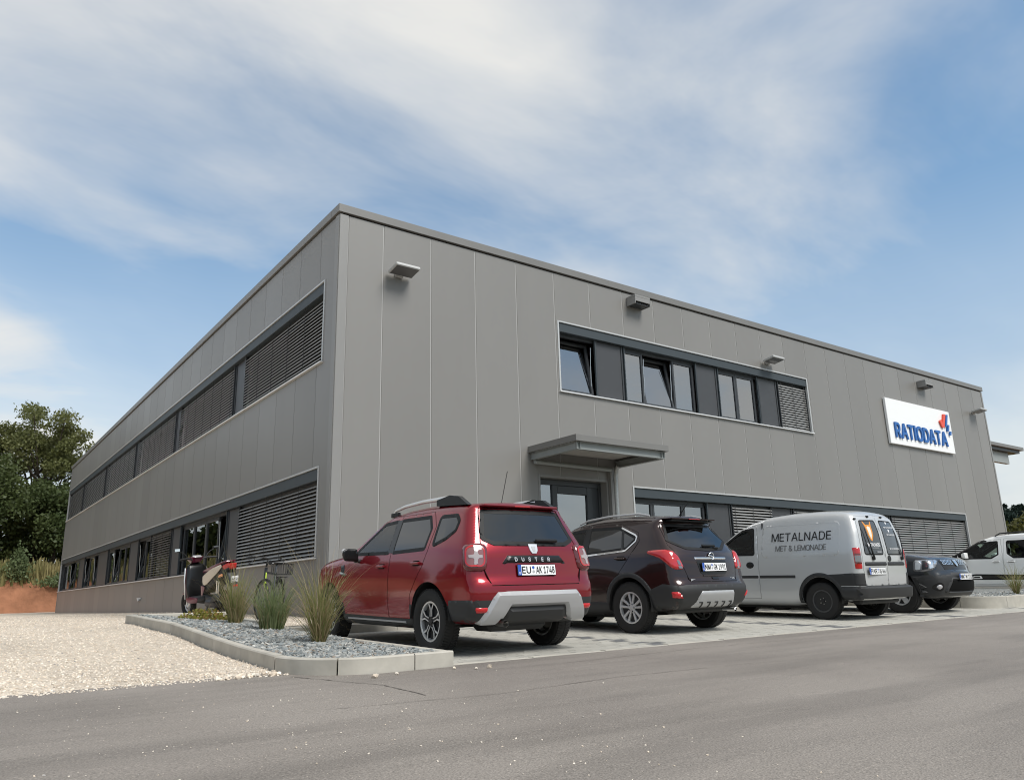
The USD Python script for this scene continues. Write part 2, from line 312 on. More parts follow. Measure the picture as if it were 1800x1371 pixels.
grow_arrays('gravel_stones', np.c_[P, np.where(P[:,1] < -5.2, np.maximum(gz_noise(P[:,0],P[:,1]), lot_z(P[:,0],P[:,1])), gz_noise(P[:,0],P[:,1]))+0.002], rand_quat(n, r, .4), (0.0050+0.0065*r.random((n,1))**2)*np.ones((1,3))*(1+0.3*r.random((n,3))), r.choice(3, n, p=[.60,.375,.025]), [stone(i) for i in (1,2,3)], gm, 'pale cream crushed stone covering the yard left of the kerb', 'gravel')
# stones strewn on the asphalt
nA = 3200; d = 3.0*np.exp(r.random(nA)*1.35); az = r.uniform(math.radians(28), math.radians(112), nA); P = np.c_[CAM[0]+d*np.cos(az), CAM[1]+d*np.sin(az)]
keep = shapely.contains(road_poly, shapely.points(P)) & (r.random(nA) < np.where(P[:,0] < -2.2, 0.9, 0.07)*np.where(meshkit.noise(np.c_[P*1.3, 0*P[:,:1]]) > .42, 1, .35)); P = P[keep]; n = len(P)
grow_arrays('loose_chippings', np.c_[P, lot_z(P[:,0],P[:,1])+0.002], rand_quat(n, r, .3), (0.0018+0.0052*r.random((n,1))**4)*np.ones((1,3)), r.choice(3, n, p=[.6,.3,.1]), [stone(i) for i in (4,5,6)], gm, 'tiny pale chippings strewn over the asphalt', 'chippings')
# the larger stones in a row where the kerb meets the asphalt
xs = np.r_[-3.0-r.random(26)**1.6*0.55, -2.6+1.3*r.random(6)]; n = len(xs); P = np.c_[xs, np.r_[-6.02+0.16*(r.random(26)-.3), -6.72-0.25*r.random(6)]]
grow_arrays('kerbside_stones', np.c_[P, lot_z(P[:,0],P[:,1])+0.010], rand_quat(n, r, .4), (0.013+0.020*r.random((n,1)))*np.ones((1,3)), r.choice(2, n), [stone(i, .7) for i in (7,8)], gm[:2], 'rounded pale stones lying at the foot of the curved kerb', 'stones')

# ------------------------------------------------------------------ parking lot of pavers
lot = thing('parking_lot', kind='structure')
LX0, LX1, LY1 = -1.5, 27.6, -1.55
put('paver_bed', grid_sheet(np.linspace(LX0, LX1, 60), np.linspace(EDGE+.002, LY1, 12), lambda x, y: lot_z(x, y)-0.012), M['joint_sand'], lot, smooth=True)
PW, PD = 0.24, 0.16
BAYS = (1.52, 5.52, 9.05, 12.6, 16.3, 19.7, 23.6)
rows = int((LY1-EDGE-0.09)/PD); light, darkp = [], []
for j in range(rows):
    y0 = EDGE + 0.10 + j*PD; off = (j % 2)*PW/2
    for i in range(int((LX1-LX0)/PW)+1):
        x0 = max(LX0+0.005, LX0 + i*PW - off); x1 = min(LX0 + (i+1)*PW - off, LX1)
        if x1-x0 < 0.05: continue
        cx, cy = (x0+x1)/2, y0+PD/2; dz = 0.0025*(rng.random()-.5)
        (darkp if (j % 2 == 0 and any(abs(cx-b) < PW*0.75 for b in BAYS)) or (j % 2 == 1 and any(abs(cx-b) < PW*.45 for b in BAYS) and (j//2) % 2 == 0) else light).append((math.hypot(cx-CAM[0], cy-CAM[1]), x0, x1, y0, dz))
def paver_mesh(q):
    _, x0, x1, y0, dz = q; g = 0.004; z = float(lot_z((x0+x1)/2, y0+PD/2)) + dz
    b = bx(x0+g, x1-g, y0+g, y0+PD-g, z-0.045, z, 0.0)
    v = b.vertices.copy(); top = v[:,2] > z-0.01; v[:,2] += lot_z(v[:,0], v[:,1]) - float(lot_z((x0+x1)/2, y0+PD/2)); return trimesh.Trimesh(v, b.faces, process=False)
light.sort(); darkp.sort()
for q in light[:170]: put('paver', paver_mesh(q), M['paver'], lot, smooth=False)
for q in darkp[:120]: put('dark_paver', paver_mesh(q), M['paver_dark'], lot, smooth=False)
tag(put('paver_field', [paver_mesh(q) for q in light[170:]], M['paver'], lot, smooth=False), kind='stuff')
tag(put('dark_paver_field', [paver_mesh(q) for q in darkp[120:]], M['paver_dark'], lot, smooth=False), kind='stuff')
for i in range(29):
    x0 = LX0 + i*1.0; z = float(lot_z(x0+.5, EDGE+.04)); put('edging_stone', bx(x0+.003, x0+.997, EDGE+.003, EDGE+0.092, z-.1, z+.006, .004), M['kerb'], lot)

# ------------------------------------------------------------------ kerbed beds and walkway
def kerb_run(parent, pts, zf, w=0.10, h=0.14, length=1.0, closed=False):
    """kerb stones following the centre line pts, each stone its own mesh"""
    ln = LineString(pts); L = ln.length; n = max(1, round(L/length))
    for k in range(n):
        a, b = L*k/n+0.003, L*(k+1)/n-0.003
        c = np.array([ln.interpolate(t).coords[0] for t in np.linspace(a, b, max(2, int((b-a)/0.10)))])
        t = np.gradient(c, axis=0); t /= np.linalg.norm(t, axis=1, keepdims=True); nrm = np.c_[-t[:,1], t[:,0]]
        zz = zf(c[:,0], c[:,1]) + 0.002*(rng.random()-.5); prof = [(-w/2, -0.15), (-w/2, h-.012), (-w/2+.012, h), (w/2-.012, h), (w/2, h-.012), (w/2, -0.15)]
        m = len(prof); v = np.array([[c[i,0]+nrm[i,0]*o, c[i,1]+nrm[i,1]*o, zz[i]+q] for i in range(len(c)) for o, q in prof]); f = []
        for i in range(len(c)-1):
            for j in range(m):
                p, q2, r2, s2 = i*m+j, i*m+(j+1)%m, (i+1)*m+(j+1)%m, (i+1)*m+j; f += [[p,r2,q2],[p,s2,r2]]
        for j in range(1, m-1): f += [[0, j, j+1], [(len(c)-1)*m, (len(c)-1)*m+j+1, (len(c)-1)*m+j]]
        tm = trimesh.Trimesh(v, f, process=False); tm.fix_normals(); put('kerb_stone', tm, M['kerb'], parent, smooth=25)
def arc(cx, cy, r_, a0, a1, n=8): return [(cx+r_*math.cos(math.radians(a)), cy+r_*math.sin(math.radians(a))) for a in np.linspace(a0, a1, n)]
bed = thing('planting_bed', kind='structure')
RKX, BY = -1.50, 1.20
kerb_run(bed, [(LKX+.05, BY), (LKX+.05, -5.80)], gravel_z, h=0.135)
kerb_run(bed, [(LKX+.05, -5.81)] + arc(LKX+.75, -5.82, .70, 180, 270) + [(RKX-.42, -6.52)], lambda x, y: lot_z(x, y)*(1) + 0*x, length=0.75)
kerb_run(bed, [(RKX-.415, -6.52), (RKX, -6.52)], lot_z, length=.5)
kerb_run(bed, [(RKX-.05, -6.47), (RKX-.05, -1.60)], lot_z)
kerb_run(bed, [(LKX+.1, BY-.05), (-1.36, BY-.05)], lambda x, y: gravel_z(x, y), h=.135)
kerb_run(bed, [(-1.40, BY-.1), (-1.40, -1.62)], lambda x, y: 0.5*(lot_z(x, y)+gravel_z(x,y)))
bedpoly = Polygon([(LKX+.1, BY-.1), (LKX+.1, -5.8)] + arc(LKX+.75, -5.82, .65, 180, 270) + [(RKX-.1, -6.47), (RKX-.1, -1.6), (-1.45, -1.6), (-1.45, BY-.1)])
def bed_z(x, y):
    t = np.clip((np.asarray(x)-LKX-.1)/1.35, 0, 1); k = gravel_z(x, y)*(1-t)+(lot_z(x, y)*.7+.3*gravel_z(x,y))*t
    f = np.clip((np.asarray(y)+5.9)/1.2, 0, 1); k = k*f + lot_z(x, y)*(1-f)
    return k + 0.115 + 0.03*(meshkit.fbm(np.stack([np.asarray(x)*2, np.asarray(y)*2, 0*np.asarray(x)], -1), 2)-.5)
put('bed_soil', sheet_poly(bedpoly, 0.15, bed_z), M['slate'], bed, smooth=True)
sm = [mat('slate_chip_blue', (0.185,0.20,0.20), 0.75, spec=0.3, rand=0.3), mat('slate_chip_grey', (0.27,0.275,0.26), 0.75, spec=0.3, rand=0.25), mat('slate_chip_pale', (0.40,0.39,0.36), 0.8, spec=0.25, rand=0.2), mat('slate_chip_brown', (0.22,0.185,0.15), 0.8, spec=0.25, rand=0.2)]
P = np.c_[r.uniform(LKX+.1, RKX-.1, 11000), BY-7.7*r.random(11000)**1.0]; P = P[shapely.contains(bedpoly, shapely.points(P))]; n = len(P)
grow_arrays('slate_chips', np.c_[P, bed_z(P[:,0],P[:,1])+0.006], rand_quat(n, r, .45), (0.014+0.020*r.random((n,1))**1.5)*np.ones((1,3))*(1+.3*r.random((n,3))), r.choice(4, n, p=[.42,.38,.12,.08]), [stone(i, .38) for i in (9,10,11,12)], sm, 'blue grey slate chips filling the kerbed bed beside the red car', 'slate chips')
# walkway along the facade
walk = thing('walkway', kind='structure')
kerb_run(walk, [(-1.45, -1.50), (27.6, -1.50)], lot_z, h=0.13)
wz = lambda x, y: lot_z(x, y)+0.122
put('walkway_paving', grid_sheet(np.linspace(-1.44, 27.6, 40), np.linspace(-1.45, -0.02, 4), wz), M['joint_sand'], walk, smooth=True)
wp = []
for i in range(73):
    for j in range(3):
        x0, y0 = -1.4+i*.4, -1.44+j*.46; z = float(wz(x0+.2, y0+.23)); wp.append(bx(x0+.004, x0+.396, y0+.004, y0+.456, z-.03, z+.012))
tag(put('walkway_slabs', wp, M['paver'], walk, smooth=False), kind='stuff')
# second bed on the right, between black car and white van
bed2 = thing('planting_bed', kind='structure')
B2 = (12.0, 20.3, -5.62, -1.62)
z2 = lambda x, y: lot_z(x, y)
kerb_run(bed2, [(B2[0]+.6, B2[2]), (B2[1]-.06, B2[2])], z2, h=.24)
kerb_run(bed2, arc(B2[0]+.6, B2[2]+.6, .6, 180, 270), z2, h=.24)
kerb_run(bed2, [(B2[0], B2[3]), (B2[0], B2[2]+.6)], z2, h=.24)
kerb_run(bed2, [(B2[1], B2[2]), (B2[1], B2[3])], z2, h=.24)
b2p = Polygon(arc(B2[0]+.6, B2[2]+.6, .55, 180, 270) + [(B2[1]-.05, B2[2]+.05), (B2[1]-.05, B2[3]), (B2[0]+.05, B2[3])])
put('bed_soil', sheet_poly(b2p, .4, lambda x, y: lot_z(x, y)+.21), M['slate'], bed2, smooth=True)
P = np.c_[r.uniform(B2[0], B2[1], 5000), r.uniform(B2[2], B2[2]+1.6, 5000)]; P = P[shapely.contains(b2p, shapely.points(P))]; n = len(P)
grow_arrays('slate_chips', np.c_[P, lot_z(P[:,0],P[:,1])+.218], rand_quat(n, r, .45), (0.018+0.025*r.random((n,1))**1.5)*np.ones((1,3)), r.choice(4, n, p=[.3,.4,.22,.08]), [stone(i, .38) for i in (13,14,15,16)], sm, 'grey slate chips filling the kerbed bed beside the white van', 'slate chips')

# ------------------------------------------------------------------ the office building
H, BXE, BYE = 8.024, 27.426, 36.15
bld = thing('office_building', 'long two storey grey metal clad office building with ribbon windows', 'building')
def FR(m):   # facade coordinates (along, outwards, up) -> right facade
    if isinstance(m, list): m = trimesh.util.concatenate(m)
    v = m.vertices; return trimesh.Trimesh(np.c_[v[:,0], -v[:,1], v[:,2]], m.faces[:, ::-1], process=False)
def FL(m):
    if isinstance(m, list): m = trimesh.util.concatenate(m)
    v = m.vertices; return trimesh.Trimesh(np.c_[-v[:,1], v[:,0], v[:,2]], m.faces, process=False)
def wallpanel(poly, depth=0.045, ch=0.006):
    """clad panel with a soft chamfer along its edge, front face at 'outwards' = 0"""
    a = prism(poly, depth-ch); v = a.vertices
    a = trimesh.Trimesh(np.c_[v[:,0], v[:,2]-depth, v[:,1]], a.faces[:, ::-1], process=False)
    inner = poly.buffer(-ch, join_style=2); out = [a]
    for q in polys(inner):
        c = prism(q, ch); v = c.vertices; out.append(trimesh.Trimesh(np.c_[v[:,0], v[:,2]-ch, v[:,1]], c.faces[:, ::-1], process=False))
    return trimesh.util.concatenate(out)
RB = [(5.50, 15.30, 4.955, 6.615), (7.62, 24.25, 1.223, 2.857), (4.80, 6.74, 0.10, 2.94)]
LB = [(0.64, 36.02, 4.955, 6.615), (0.60, 36.02, 1.223, 2.857)]
PT = H-0.20
def clad(F, joints, end, bands, z0f):
    op = shapely.union_all([sbox(a-.02, c-.02, b+.02, d2+.02) for a, b, c, d2 in bands]); k = 0
    for a, b in zip(joints[:-1], joints[1:]):
        gp_ = 0.008 if F is FR else 0.003; p = sbox(a+gp_, z0f, b-gp_, PT).difference(op)
        for q in polys(p):
            if q.area > 0.02: put('wall_panel', F(wallpanel(q, ch=.006 if F is FR else .003)), M['wall' if k % 3 else 'wall_b'], bld, smooth=False)
        k += 1
    back = sbox(joints[0], z0f, joints[-1], PT).difference(op)
    bm = [prism(q, 0.02) for q in polys(back)]
    for b_ in bm: b_.vertices = np.c_[b_.vertices[:,0], b_.vertices[:,2]-(0.0265 if F is FR else .0235), b_.vertices[:,1]]; b_.invert()
    return F(bm)
jr = [0.185] + [0.955+1.1111*i for i in range(24)] + [BXE-.10]
jl = [0.185] + [0.90+1.1111*i for i in range(32)] + [BYE-.10]
put('joint_strip', clad(FR, jr, BXE, RB, 0.14), M['joint'], bld, smooth=False)
M['joint_l'] = mat('panel_joint_strip_left', (0.34,0.33,0.315), 0.5)
put('joint_strip', clad(FL, jl, BYE, LB, 0.02), M['joint_l'], bld, smooth=False)
put('corner_trim', [FR(bx(0.0, .180, -.05, .012, 0.0, PT, .003))], M['trim'], bld); put('corner_trim', [FL(bx(0.013, .180, -.05, .012, 0.0, PT, .003))], M['trim'], bld)
put('corner_trim', [FR(bx(BXE-.095, BXE, -.05, .012, 0.0, PT, .003))], M['trim'], bld); put('corner_trim', [FL(bx(BYE-.095, BYE, -.05, .012, 0.0, PT, .003))], M['trim'], bld)
put('plinth', [FR(bx(.19, BXE-.1, -.06, -.012, -.3, .14)), FL(bx(.19, BYE-.1, -.06, -.012, -.3, .02))], M['fascia'], bld, smooth=False)
# right-hand end wall, rear wall, roof, coping
put('wall_panel', bx(BXE-.06, BXE-.001, .02, BYE-.02, -.2, PT), M['wall'], bld, smooth=False); put('wall_panel', bx(.05, BXE-.05, BYE-.06, BYE-.002, -.2, PT), M['wall'], bld, smooth=False)
put('roof', bx(.06, BXE-.06, .06, BYE-.06, 7.55, 7.62), M['roomdark'], bld, smooth=False)
cp = []
ov = 0.045
put('coping', bx(-ov, BXE+ov, -ov, .32, PT+.03, H, .006), M['coping'], bld); put('coping', bx(-ov, .32, .322, BYE+ov, PT+.03, H, .006), M['coping'], bld)
put('coping', bx(BXE-.32, BXE+ov, .322, BYE+ov, PT+.03, H, .006), M['coping'], bld); put('coping', bx(.322, BXE-.322, BYE-.32, BYE+ov, PT+.03, H, .006), M['coping'], bld)
put('parapet_liner', [bx(.06, BXE-.06, .06, .12, 7.4, PT+.03), bx(.06, .12, .13, BYE-.06, 7.4, PT+.03)], M['black'], bld, smooth=False)
# rooms behind the glass
put('room_floor', [bx(.36, BXE-.1, .36, 5.5, .10, .18), bx(.36, 5.5, 5.5, BYE-.1, .10, .18), bx(.36, BXE-.1, .36, 5.5, 3.66, 3.78), bx(.36, 5.5, 5.5, BYE-.1, 3.66, 3.78)], M['roomdark'], bld, smooth=False)
put('room_ceiling', [bx(.36, BXE-.1, .36, 5.5, 3.05, 3.10), bx(.36, 5.5, 5.5, BYE-.1, 3.05, 3.10), bx(.36, BXE-.1, .36, 5.5, 6.85, 6.90), bx(.36, 5.5, 5.5, BYE-.1, 6.85, 6.90)], M['inside'], bld, smooth=False)
put('room_wall', [bx(5.5, BXE-.1, 5.5, 5.6, .1, 7.2), bx(5.4, 5.5, 5.5, BYE-.1, .1, 7.2)] + [bx(x, x+.1, .36, 5.5, .18, 7.0) for x in (4.5, 10.45, 13.2, 19)] + [bx(.36, 5.4, y, y+.1, .18, 7.0) for y in (6.0, 11.5, 17.4, 24, 30)], M['inside'], bld, smooth=False)

def blind(F, a0, a1, zt, zb, tilt=38, out=-0.085, pitch=0.0735, mt='slat', first=None):
    b = put('window_blind', F([bx(a0, a0+.022, out-.02, out+.02, zb-.02, zt), bx(a1-.022, a1, out-.02, out+.02, zb-.02, zt), bx(a0+.023, a1-.023, out-.028, out+.028, zb-.02, zb+.005)]), M['frame'], bld)
    n = int((zt-zb-.02)/pitch); w = 0.080; t = math.radians(tilt); s = np.linspace(-.5, .5, 5)
    prof = np.array([(-q*w*math.cos(t) + .010*(1-4*q*q)*math.sin(t), q*w*math.sin(t) + .010*(1-4*q*q)*math.cos(t)) for q in s])
    prof[:,0] *= 1
    for k in range(n):
        z = zb + .05 + k*pitch; v = []
        for a in (a0+.026, a1-.026):
            for sg in (0, 1):
                for (o, u) in prof: v.append((a, out+o+sg*.0022*math.sin(t), z+u+sg*.0022*math.cos(t)))
        f = []
        for i in range(4): f += [[5+i, 5+i+1, 15+i+1], [5+i, 15+i+1, 15+i], [i, 10+i+1, i+1], [i, 10+i, 10+i+1]]
        for a_, b_ in ((0, 5), (4, 9)): f += [[a_, b_, b_+10], [a_, b_+10, a_+10]]
        tm = trimesh.Trimesh(np.array(v), f, process=False); put('slat', F(tm), M[mt], b, smooth=False)
    m = max(2, round((a1-a0)/0.95))
    for k in range(m+1):
        a = a0+.12 + (a1-a0-.24)*k/m; put('ladder_cord', F(bx(a-.006, a+.006, out+.043, out+.048, zb, zt)), M['cord'], b, smooth=False)
def pane_unit(F, a0, a1, z0, z1, tilted=False, fw=.065, out=-0.15, handle=False):
    """window leaf: frame part with its pane, leaning inwards at the top when tilted"""
    fr = [bx(a0, a0+fw, out-.06, out, z0, z1, .006), bx(a1-fw, a1, out-.06, out, z0, z1, .006), bx(a0+fw, a1-fw, out-.06, out, z0, z0+fw, .006), bx(a0+fw, a1-fw, out-.06, out, z1-fw, z1, .006)]
    gl = bx(a0+fw, a1-fw, out-.036, out-.030, z0+fw, z1-fw)
    if tilted:
        T = trimesh.transformations.rotation_matrix(math.radians(9), [1,0,0], [0, out-.06, z0+.02])
        for q in fr: q.apply_transform(T)
        gl.apply_transform(T)
        sv = [bx(a0-.001, a0+.0, out-.03, out, z0, z1)]
    f = put('window_frame', F(fr), M['frame'], bld, smooth=False); put('pane', F(gl), M['glass'], f, smooth=False)
    if tilted:
        for sgn, a in ((1, a0+.03), (1, a1-.05)): put('stay_arm', F(tube([(a, out-.05, z0+.1), (a, out-.01, z1-.12)], .009, 6)), M['handle'], f, smooth=True)
def infill(F, a0, a1, z0, z1):
    i = put('infill_panel', F(bx(a0+.05, a1-.05, -.15, -.112, z0, z1, .004)), M['infill'], bld); [put('cover_strip', F(bx(b, b+.045, -.16, -.095, z0, z1, .004)), M['frame'], i) for b in (a0, a1-.045)]
def rail(F, a, z0, z1): put('guide_rail', F(bx(a-.014, a+.014, -.115, -.065, z0, z1, .003)), M['alu'] if 0 else M['fascia'], bld)
def band(F, a0, a1, z0, z1, items, sill=True):
    # reveal lining, edge trim, fascia, sill
    put('reveal', F([bx(a0-.018, a0+.012, -.30, -.052, z0, z1), bx(a1-.012, a1+.018, -.30, -.052, z0, z1), bx(a0+.012, a1-.012, -.30, -.21, z1-.06, z1-.03)]), M['frame'], bld, smooth=False)
    put('edge_trim', F([bx(a0-.040, a0+.006, -.05, .016, z0, z1+.03, .003), bx(a1-.006, a1+.040, -.05, .016, z0, z1+.03, .003), bx(a0+.0065, a1-.0065, -.05, .022, z1-.006, z1+.03, .003)]), M['alu'], bld)
    put('blind_box', F(bx(a0+.007, a1-.007, -.20, -.006, z1-.225, z1-.009, .004)), M['fascia'], bld)
    if sill: put('window_sill', F([bx(a0-.05, a1+.05, -.20, .055, z0-.040, z0-.012, .003)]), M['sill'], bld)
    put('bottom_rail', F(bx(a0+.013, a1-.013, -.22, -.145, z0-.011, z0+.03)), M['frame'], bld, smooth=False)
    put('head_rail', F(bx(a0+.013, a1-.013, -.22, -.145, z1-.29, z1-.226)), M['frame'], bld, smooth=False)
    zb, zt = z0+.031, z1-.291
    for it in items:
        k = it[0]
        if k == 'w': pane_unit(F, it[1], it[2], zb, zt, tilted=len(it) > 3)
        elif k == 'p': infill(F, it[1], it[2], zb, zt+.06)
        elif k == 'b':
            blind(F, it[1], it[2], z1-.226, z0+.02 + (it[3] if len(it) > 3 else 0), tilt=it[4] if len(it) > 4 else 38)
            put('window_frame', F(bx(it[1], it[2], -.21, -.20, zb, zt)), M['black'], bld, smooth=False) if len(it) < 5 or it[4] > 20 else pane_unit(F, it[1], it[2], zb, zt)
        elif k == 'r': rail(F, it[1], z0, z1-.226)
band(FR, *RB[0], [('w',5.52,6.66,1),('r',6.69),('p',6.72,7.62),('r',7.66),('w',7.68,8.38),('w',8.385,9.46,1),('w',9.465,10.28),('r',10.31),('p',10.34,11.18),('r',11.22),('w',11.24,12.055),('w',12.06,12.88),('r',12.95),('p',13.02,13.88),('b',13.92,15.29,0,50)])
band(FR, *RB[1], [('w',7.64,8.36),('w',8.365,9.46),('w',9.465,10.26),('r',10.29),('p',10.32,11.22),('b',11.25,13.0),('p',13.02,13.95),('b',13.98,15.9),('p',15.93,16.8),('b',16.85,19.0),('p',19.03,19.2),('b',19.25,24.23)])
band(FL, *LB[0], [('b',.66,5.74,0,50),('p',5.76,6.56),('b',6.6,12.02,0,50),('p',12.04,12.64),('b',12.66,18.12,0,50),('p',18.14,18.74),('b',18.76,24.5,0,50),('p',24.52,25.12),('b',25.14,30.8,0,50),('p',30.82,31.4),('b',31.42,36.0,0,50)])
band(FL, *LB[1], [('b',.62,5.5),('p',5.52,6.42),('r',6.45),('w',6.48,7.36,1),('w',7.365,8.5),('w',8.505,9.7),('w',9.705,10.84),('r',10.9),('p',10.95,11.95),('b',12.0,14.7,.0,10),('w',14.75,15.8),('w',15.805,16.75,1),('p',16.8,18.2),('w',18.22,19.3),('w',19.305,20.4,),('w',20.405,21.5,1),('w',21.505,22.6),('p',22.65,24.9),('w',24.95,26.2,1),('w',26.205,27.4),('w',27.405,28.6,1),('p',28.65,30.2),('w',30.25,31.8),('w',31.805,33.4,1),('w',33.405,36.0)])
# entrance door
door = put('entrance_door', FR([bx(4.80, 4.87, -.27, -.19, .12, 2.92, .006), bx(6.67, 6.74, -.27, -.19, .12, 2.92, .006), bx(4.875, 6.665, -.27, -.19, 2.80, 2.92, .006), bx(5.28, 5.42, -.265, -.185, .12, 2.80, .006), bx(6.30, 6.44, -.265, -.185, .12, 2.80, .006), bx(5.425, 6.295, -.265, -.185, 2.62, 2.795, .006), bx(5.425, 6.295, -.265, -.185, .12, .34, .006), bx(4.875, 5.275, -.26, -.2, .12, .26)]), M['frame'], bld)
put('pane', FR([bx(4.87, 5.28, -.235, -.228, .26, 2.80)]), M['glass'], door, smooth=False); put('pane', FR([bx(5.42, 6.30, -.235, -.228, .34, 2.62)]), M['glass'], door, smooth=False)
put('pane', FR([bx(6.44, 6.67, -.235, -.228, .12, 2.80)]), M['frame'], door, smooth=False)
put('handle', FR([tube([(5.36, -.12, .75), (5.36, -.12, 1.75)], .016, 8), tube([(5.36, -.19, .85), (5.36, -.12, .85)], .01, 6), tube([(5.36, -.19, 1.65), (5.36, -.12, 1.65)], .01, 6)]), M['handle'], door)
put('door_reveal', FR([bx(4.755, 4.798, -.28, .014, .12, 2.98, .003), bx(6.742, 6.785, -.28, .014, .12, 2.98, .003), bx(4.80, 6.74, -.28, .014, 2.925, 2.98, .003)]), M['trim'], bld)
# canopy over the door
cz0, cz1 = 3.27, 3.56; cx0, cx1, cyo = 4.49, 7.17, 1.60
can = put('canopy_fascia', FR([bx(cx0, cx1, cyo-.03, cyo, 3.425, cz1, .004), bx(cx0, cx0+.03, .0, cyo-.031, 3.425, cz1, .004), bx(cx1-.03, cx1, .0, cyo-.031, 3.425, cz1, .004), bx(cx0+.031, cx1-.031, 0, cyo-.031, 3.52, 3.545)]), M['coping'], bld)
bm = []
for (a0, a1, o0, o1) in ((cx0+.07, cx1-.07, cyo-.16, cyo-.06),):
    bm += [bx(a0, a1, o0, o1, 3.27, 3.278), bx(a0, a1, o0, o1, 3.412, 3.42), bx(a0, a1, (o0+o1)/2-.004, (o0+o1)/2+.004, 3.278, 3.412)]
    for a in (a0, a0+.09, a1-.09, a1-.008): bm.append(bx(a, a+.008, o0+.002, o1-.002, 3.279, 3.411))
put('canopy_beam', FR(bm), M['beam'], can, smooth=False)
for a in (cx0+.04, cx1-.14):
    put('canopy_beam', FR([bx(a, a+.1, .002, cyo-.165, 3.268, 3.276), bx(a, a+.1, .002, cyo-.165, 3.41, 3.418), bx(a+.046, a+.054, .002, cyo-.165, 3.277, 3.409)]), M['beam'], can, smooth=False)
for k in range(12):
    o = .03 + k*.118; put('deck_rib', FR(bx(cx0+.16, cx1-.16, o, o+.085, 3.462, 3.505, .008)), M['deck'], can)
put('deck_sheet', FR(bx(cx0+.035, cx1-.035, .004, cyo-.04, 3.506, 3.518)), M['deck'], can, smooth=False)
put('gutter', FR(tube([(cx0+.1, .10, 3.22), (cx1-.36, .10, 3.20)], .045, 10)), M['beam'], can)
dp = put('downpipe', FR(tube([(6.93, .22, 3.28), (6.93, .16, 3.20), (6.93, .12, 3.05), (6.93, .12, .12)], .05, 12)), M['galv'], bld, smooth=40)
for z in (2.95, 1.6, .5): put('pipe_clamp', FR(tube([(6.93, .12, z), (6.93, .12, z+.035)], .057, 12)), M['galv'], dp, smooth=40)
put('pipe_bracket', FR([bx(6.80, 6.86, .0, .10, .2, 3.2, .004)]), M['trim'], bld)
# air grilles and lamps
def wall_lamp(a, z, label):
    t = thing('wall_lamp', label, 'lamp', (a, 0, z), group=None)
    T = lambda m: m
    hd = bx(-.27, .27, .07, .45, -.035, .035, .015); ht = trimesh.transformations.rotation_matrix(math.radians(9), [1,0,0], [0,.05,0]); hd.apply_transform(ht)
    put('housing', FR(hd), M['lampbody'], t); fins = [bx(-.24+.03*k, -.228+.03*k, .10, .40, .034, .048) for k in range(17)]
    for q in fins: q.apply_transform(ht)
    put('cooling_fins', FR(fins), M['lampbody'], t, smooth=False)
    df = bx(-.245, .245, .095, .425, -.041, -.034, .002); df.apply_transform(ht); put('diffuser', FR(df), M['lampglass'], t)
    put('bracket', FR([bx(-.09, .09, .013, .05, -.05, .03, .006), bx(-.06, .06, .045, .10, -.025, .02, .006)]), M['lampbody'], t)
wall_lamp(1.30, 6.80, 'grey flood lamp under the roof edge nearest the building corner'); wall_lamp(13.40, 6.85, 'pale flood lamp above the upper ribbon window'); wall_lamp(26.3, 6.85, 'pale flood lamp nearest the right end of the facade')
def vent(a, z, label):
    t = thing('air_vent_hood', label, 'vent hood', (a, 0, z))
    put('hood', FR([bx(-.27, .27, .013, .32, .06, .12, .006), bx(-.27, -.25, .013, .32, -.12, .059), bx(.25, .27, .013, .32, -.12, .059), bx(-.249, .249, .29, .318, -.05, .059)]), M['trim'], t, smooth=False)
    put('grille', FR([bx(-.249, .249, .02, .288, -.11, -.10)] + [bx(-.24+.06*k, -.225+.06*k, .02, .288, -.099, -.08) for k in range(9)]), M['frame'], t, smooth=False)
vent(8.05, 7.58, 'boxy grey vent hood under the roof edge above the canopy'); vent(22.5, 7.42, 'boxy grey vent hood under the roof edge above the white sign')
# sign
sg = thing('company_sign', 'white sign board with blue raised letters RATIODATA and red mark', 'sign', (19.65, 0, 5.03))
SW, SH = 4.45, 1.57
put('board', FR(bx(0, SW, .014, .10, 0, SH, .008)), M['white'], sg)
def up(m, x, z, o, sx=1.0, sz=1.0):
    v = m.vertices; return trimesh.Trimesh(np.c_[v[:,0]*sx+x, v[:,2]+o, v[:,1]*sz+z], m.faces[:, ::-1], process=False)
lw_ = [meshkit.text_mesh(ch, 0.50, 0.05, bold=True).extents[0] for ch in 'RATODATA']; lsc = (3.60-8*.045-.105)/sum(lw_); xx = 0.32
for ch in 'RATIODATA':
    lm = meshkit.text_mesh(ch, 0.50, 0.05, bold=True) if ch != 'I' else prism(sbox(0, 0, .105/lsc, .515), .05); w = lm.extents[0]; ox = lm.bounds[0][0]; lm.vertices[:,0] -= ox
    sc = lsc; put('letter', FR(up(lm, xx, .235, .103, sc, 1.0)), M['signblue'], sg, smooth=False); xx += w*sc + .045
def para(x, z, w, h, lean): return Polygon([(x, z), (x+w, z), (x+w+lean, z+h), (x+lean, z+h)])
mk = [('signred', Polygon([(3.52,1.12),(3.66,1.19),(3.74,1.08),(3.88,1.42),(4.03,1.42),(3.80,.90),(3.66,.90)])), ('signblue', para(3.88,.96,.13,.46,.20)), ('signblue', para(3.99,.80,.12,.24,.10)), ('signblue', para(4.12,.66,.12,.14,.06))]
for c, pg in mk: put('emblem_bar', FR(up(prism(pg.buffer(-.012).buffer(.012), .06), 0, 0, .103)), M[c], sg, smooth=False)
# wall tap / socket low on the left wall
put('wall_socket', FL([bx(15.0, 15.5, .0, .05, .62, .66, .01), bx(15.2, 15.3, .0, .07, .56, .62, .01)]), M['sill'], bld)
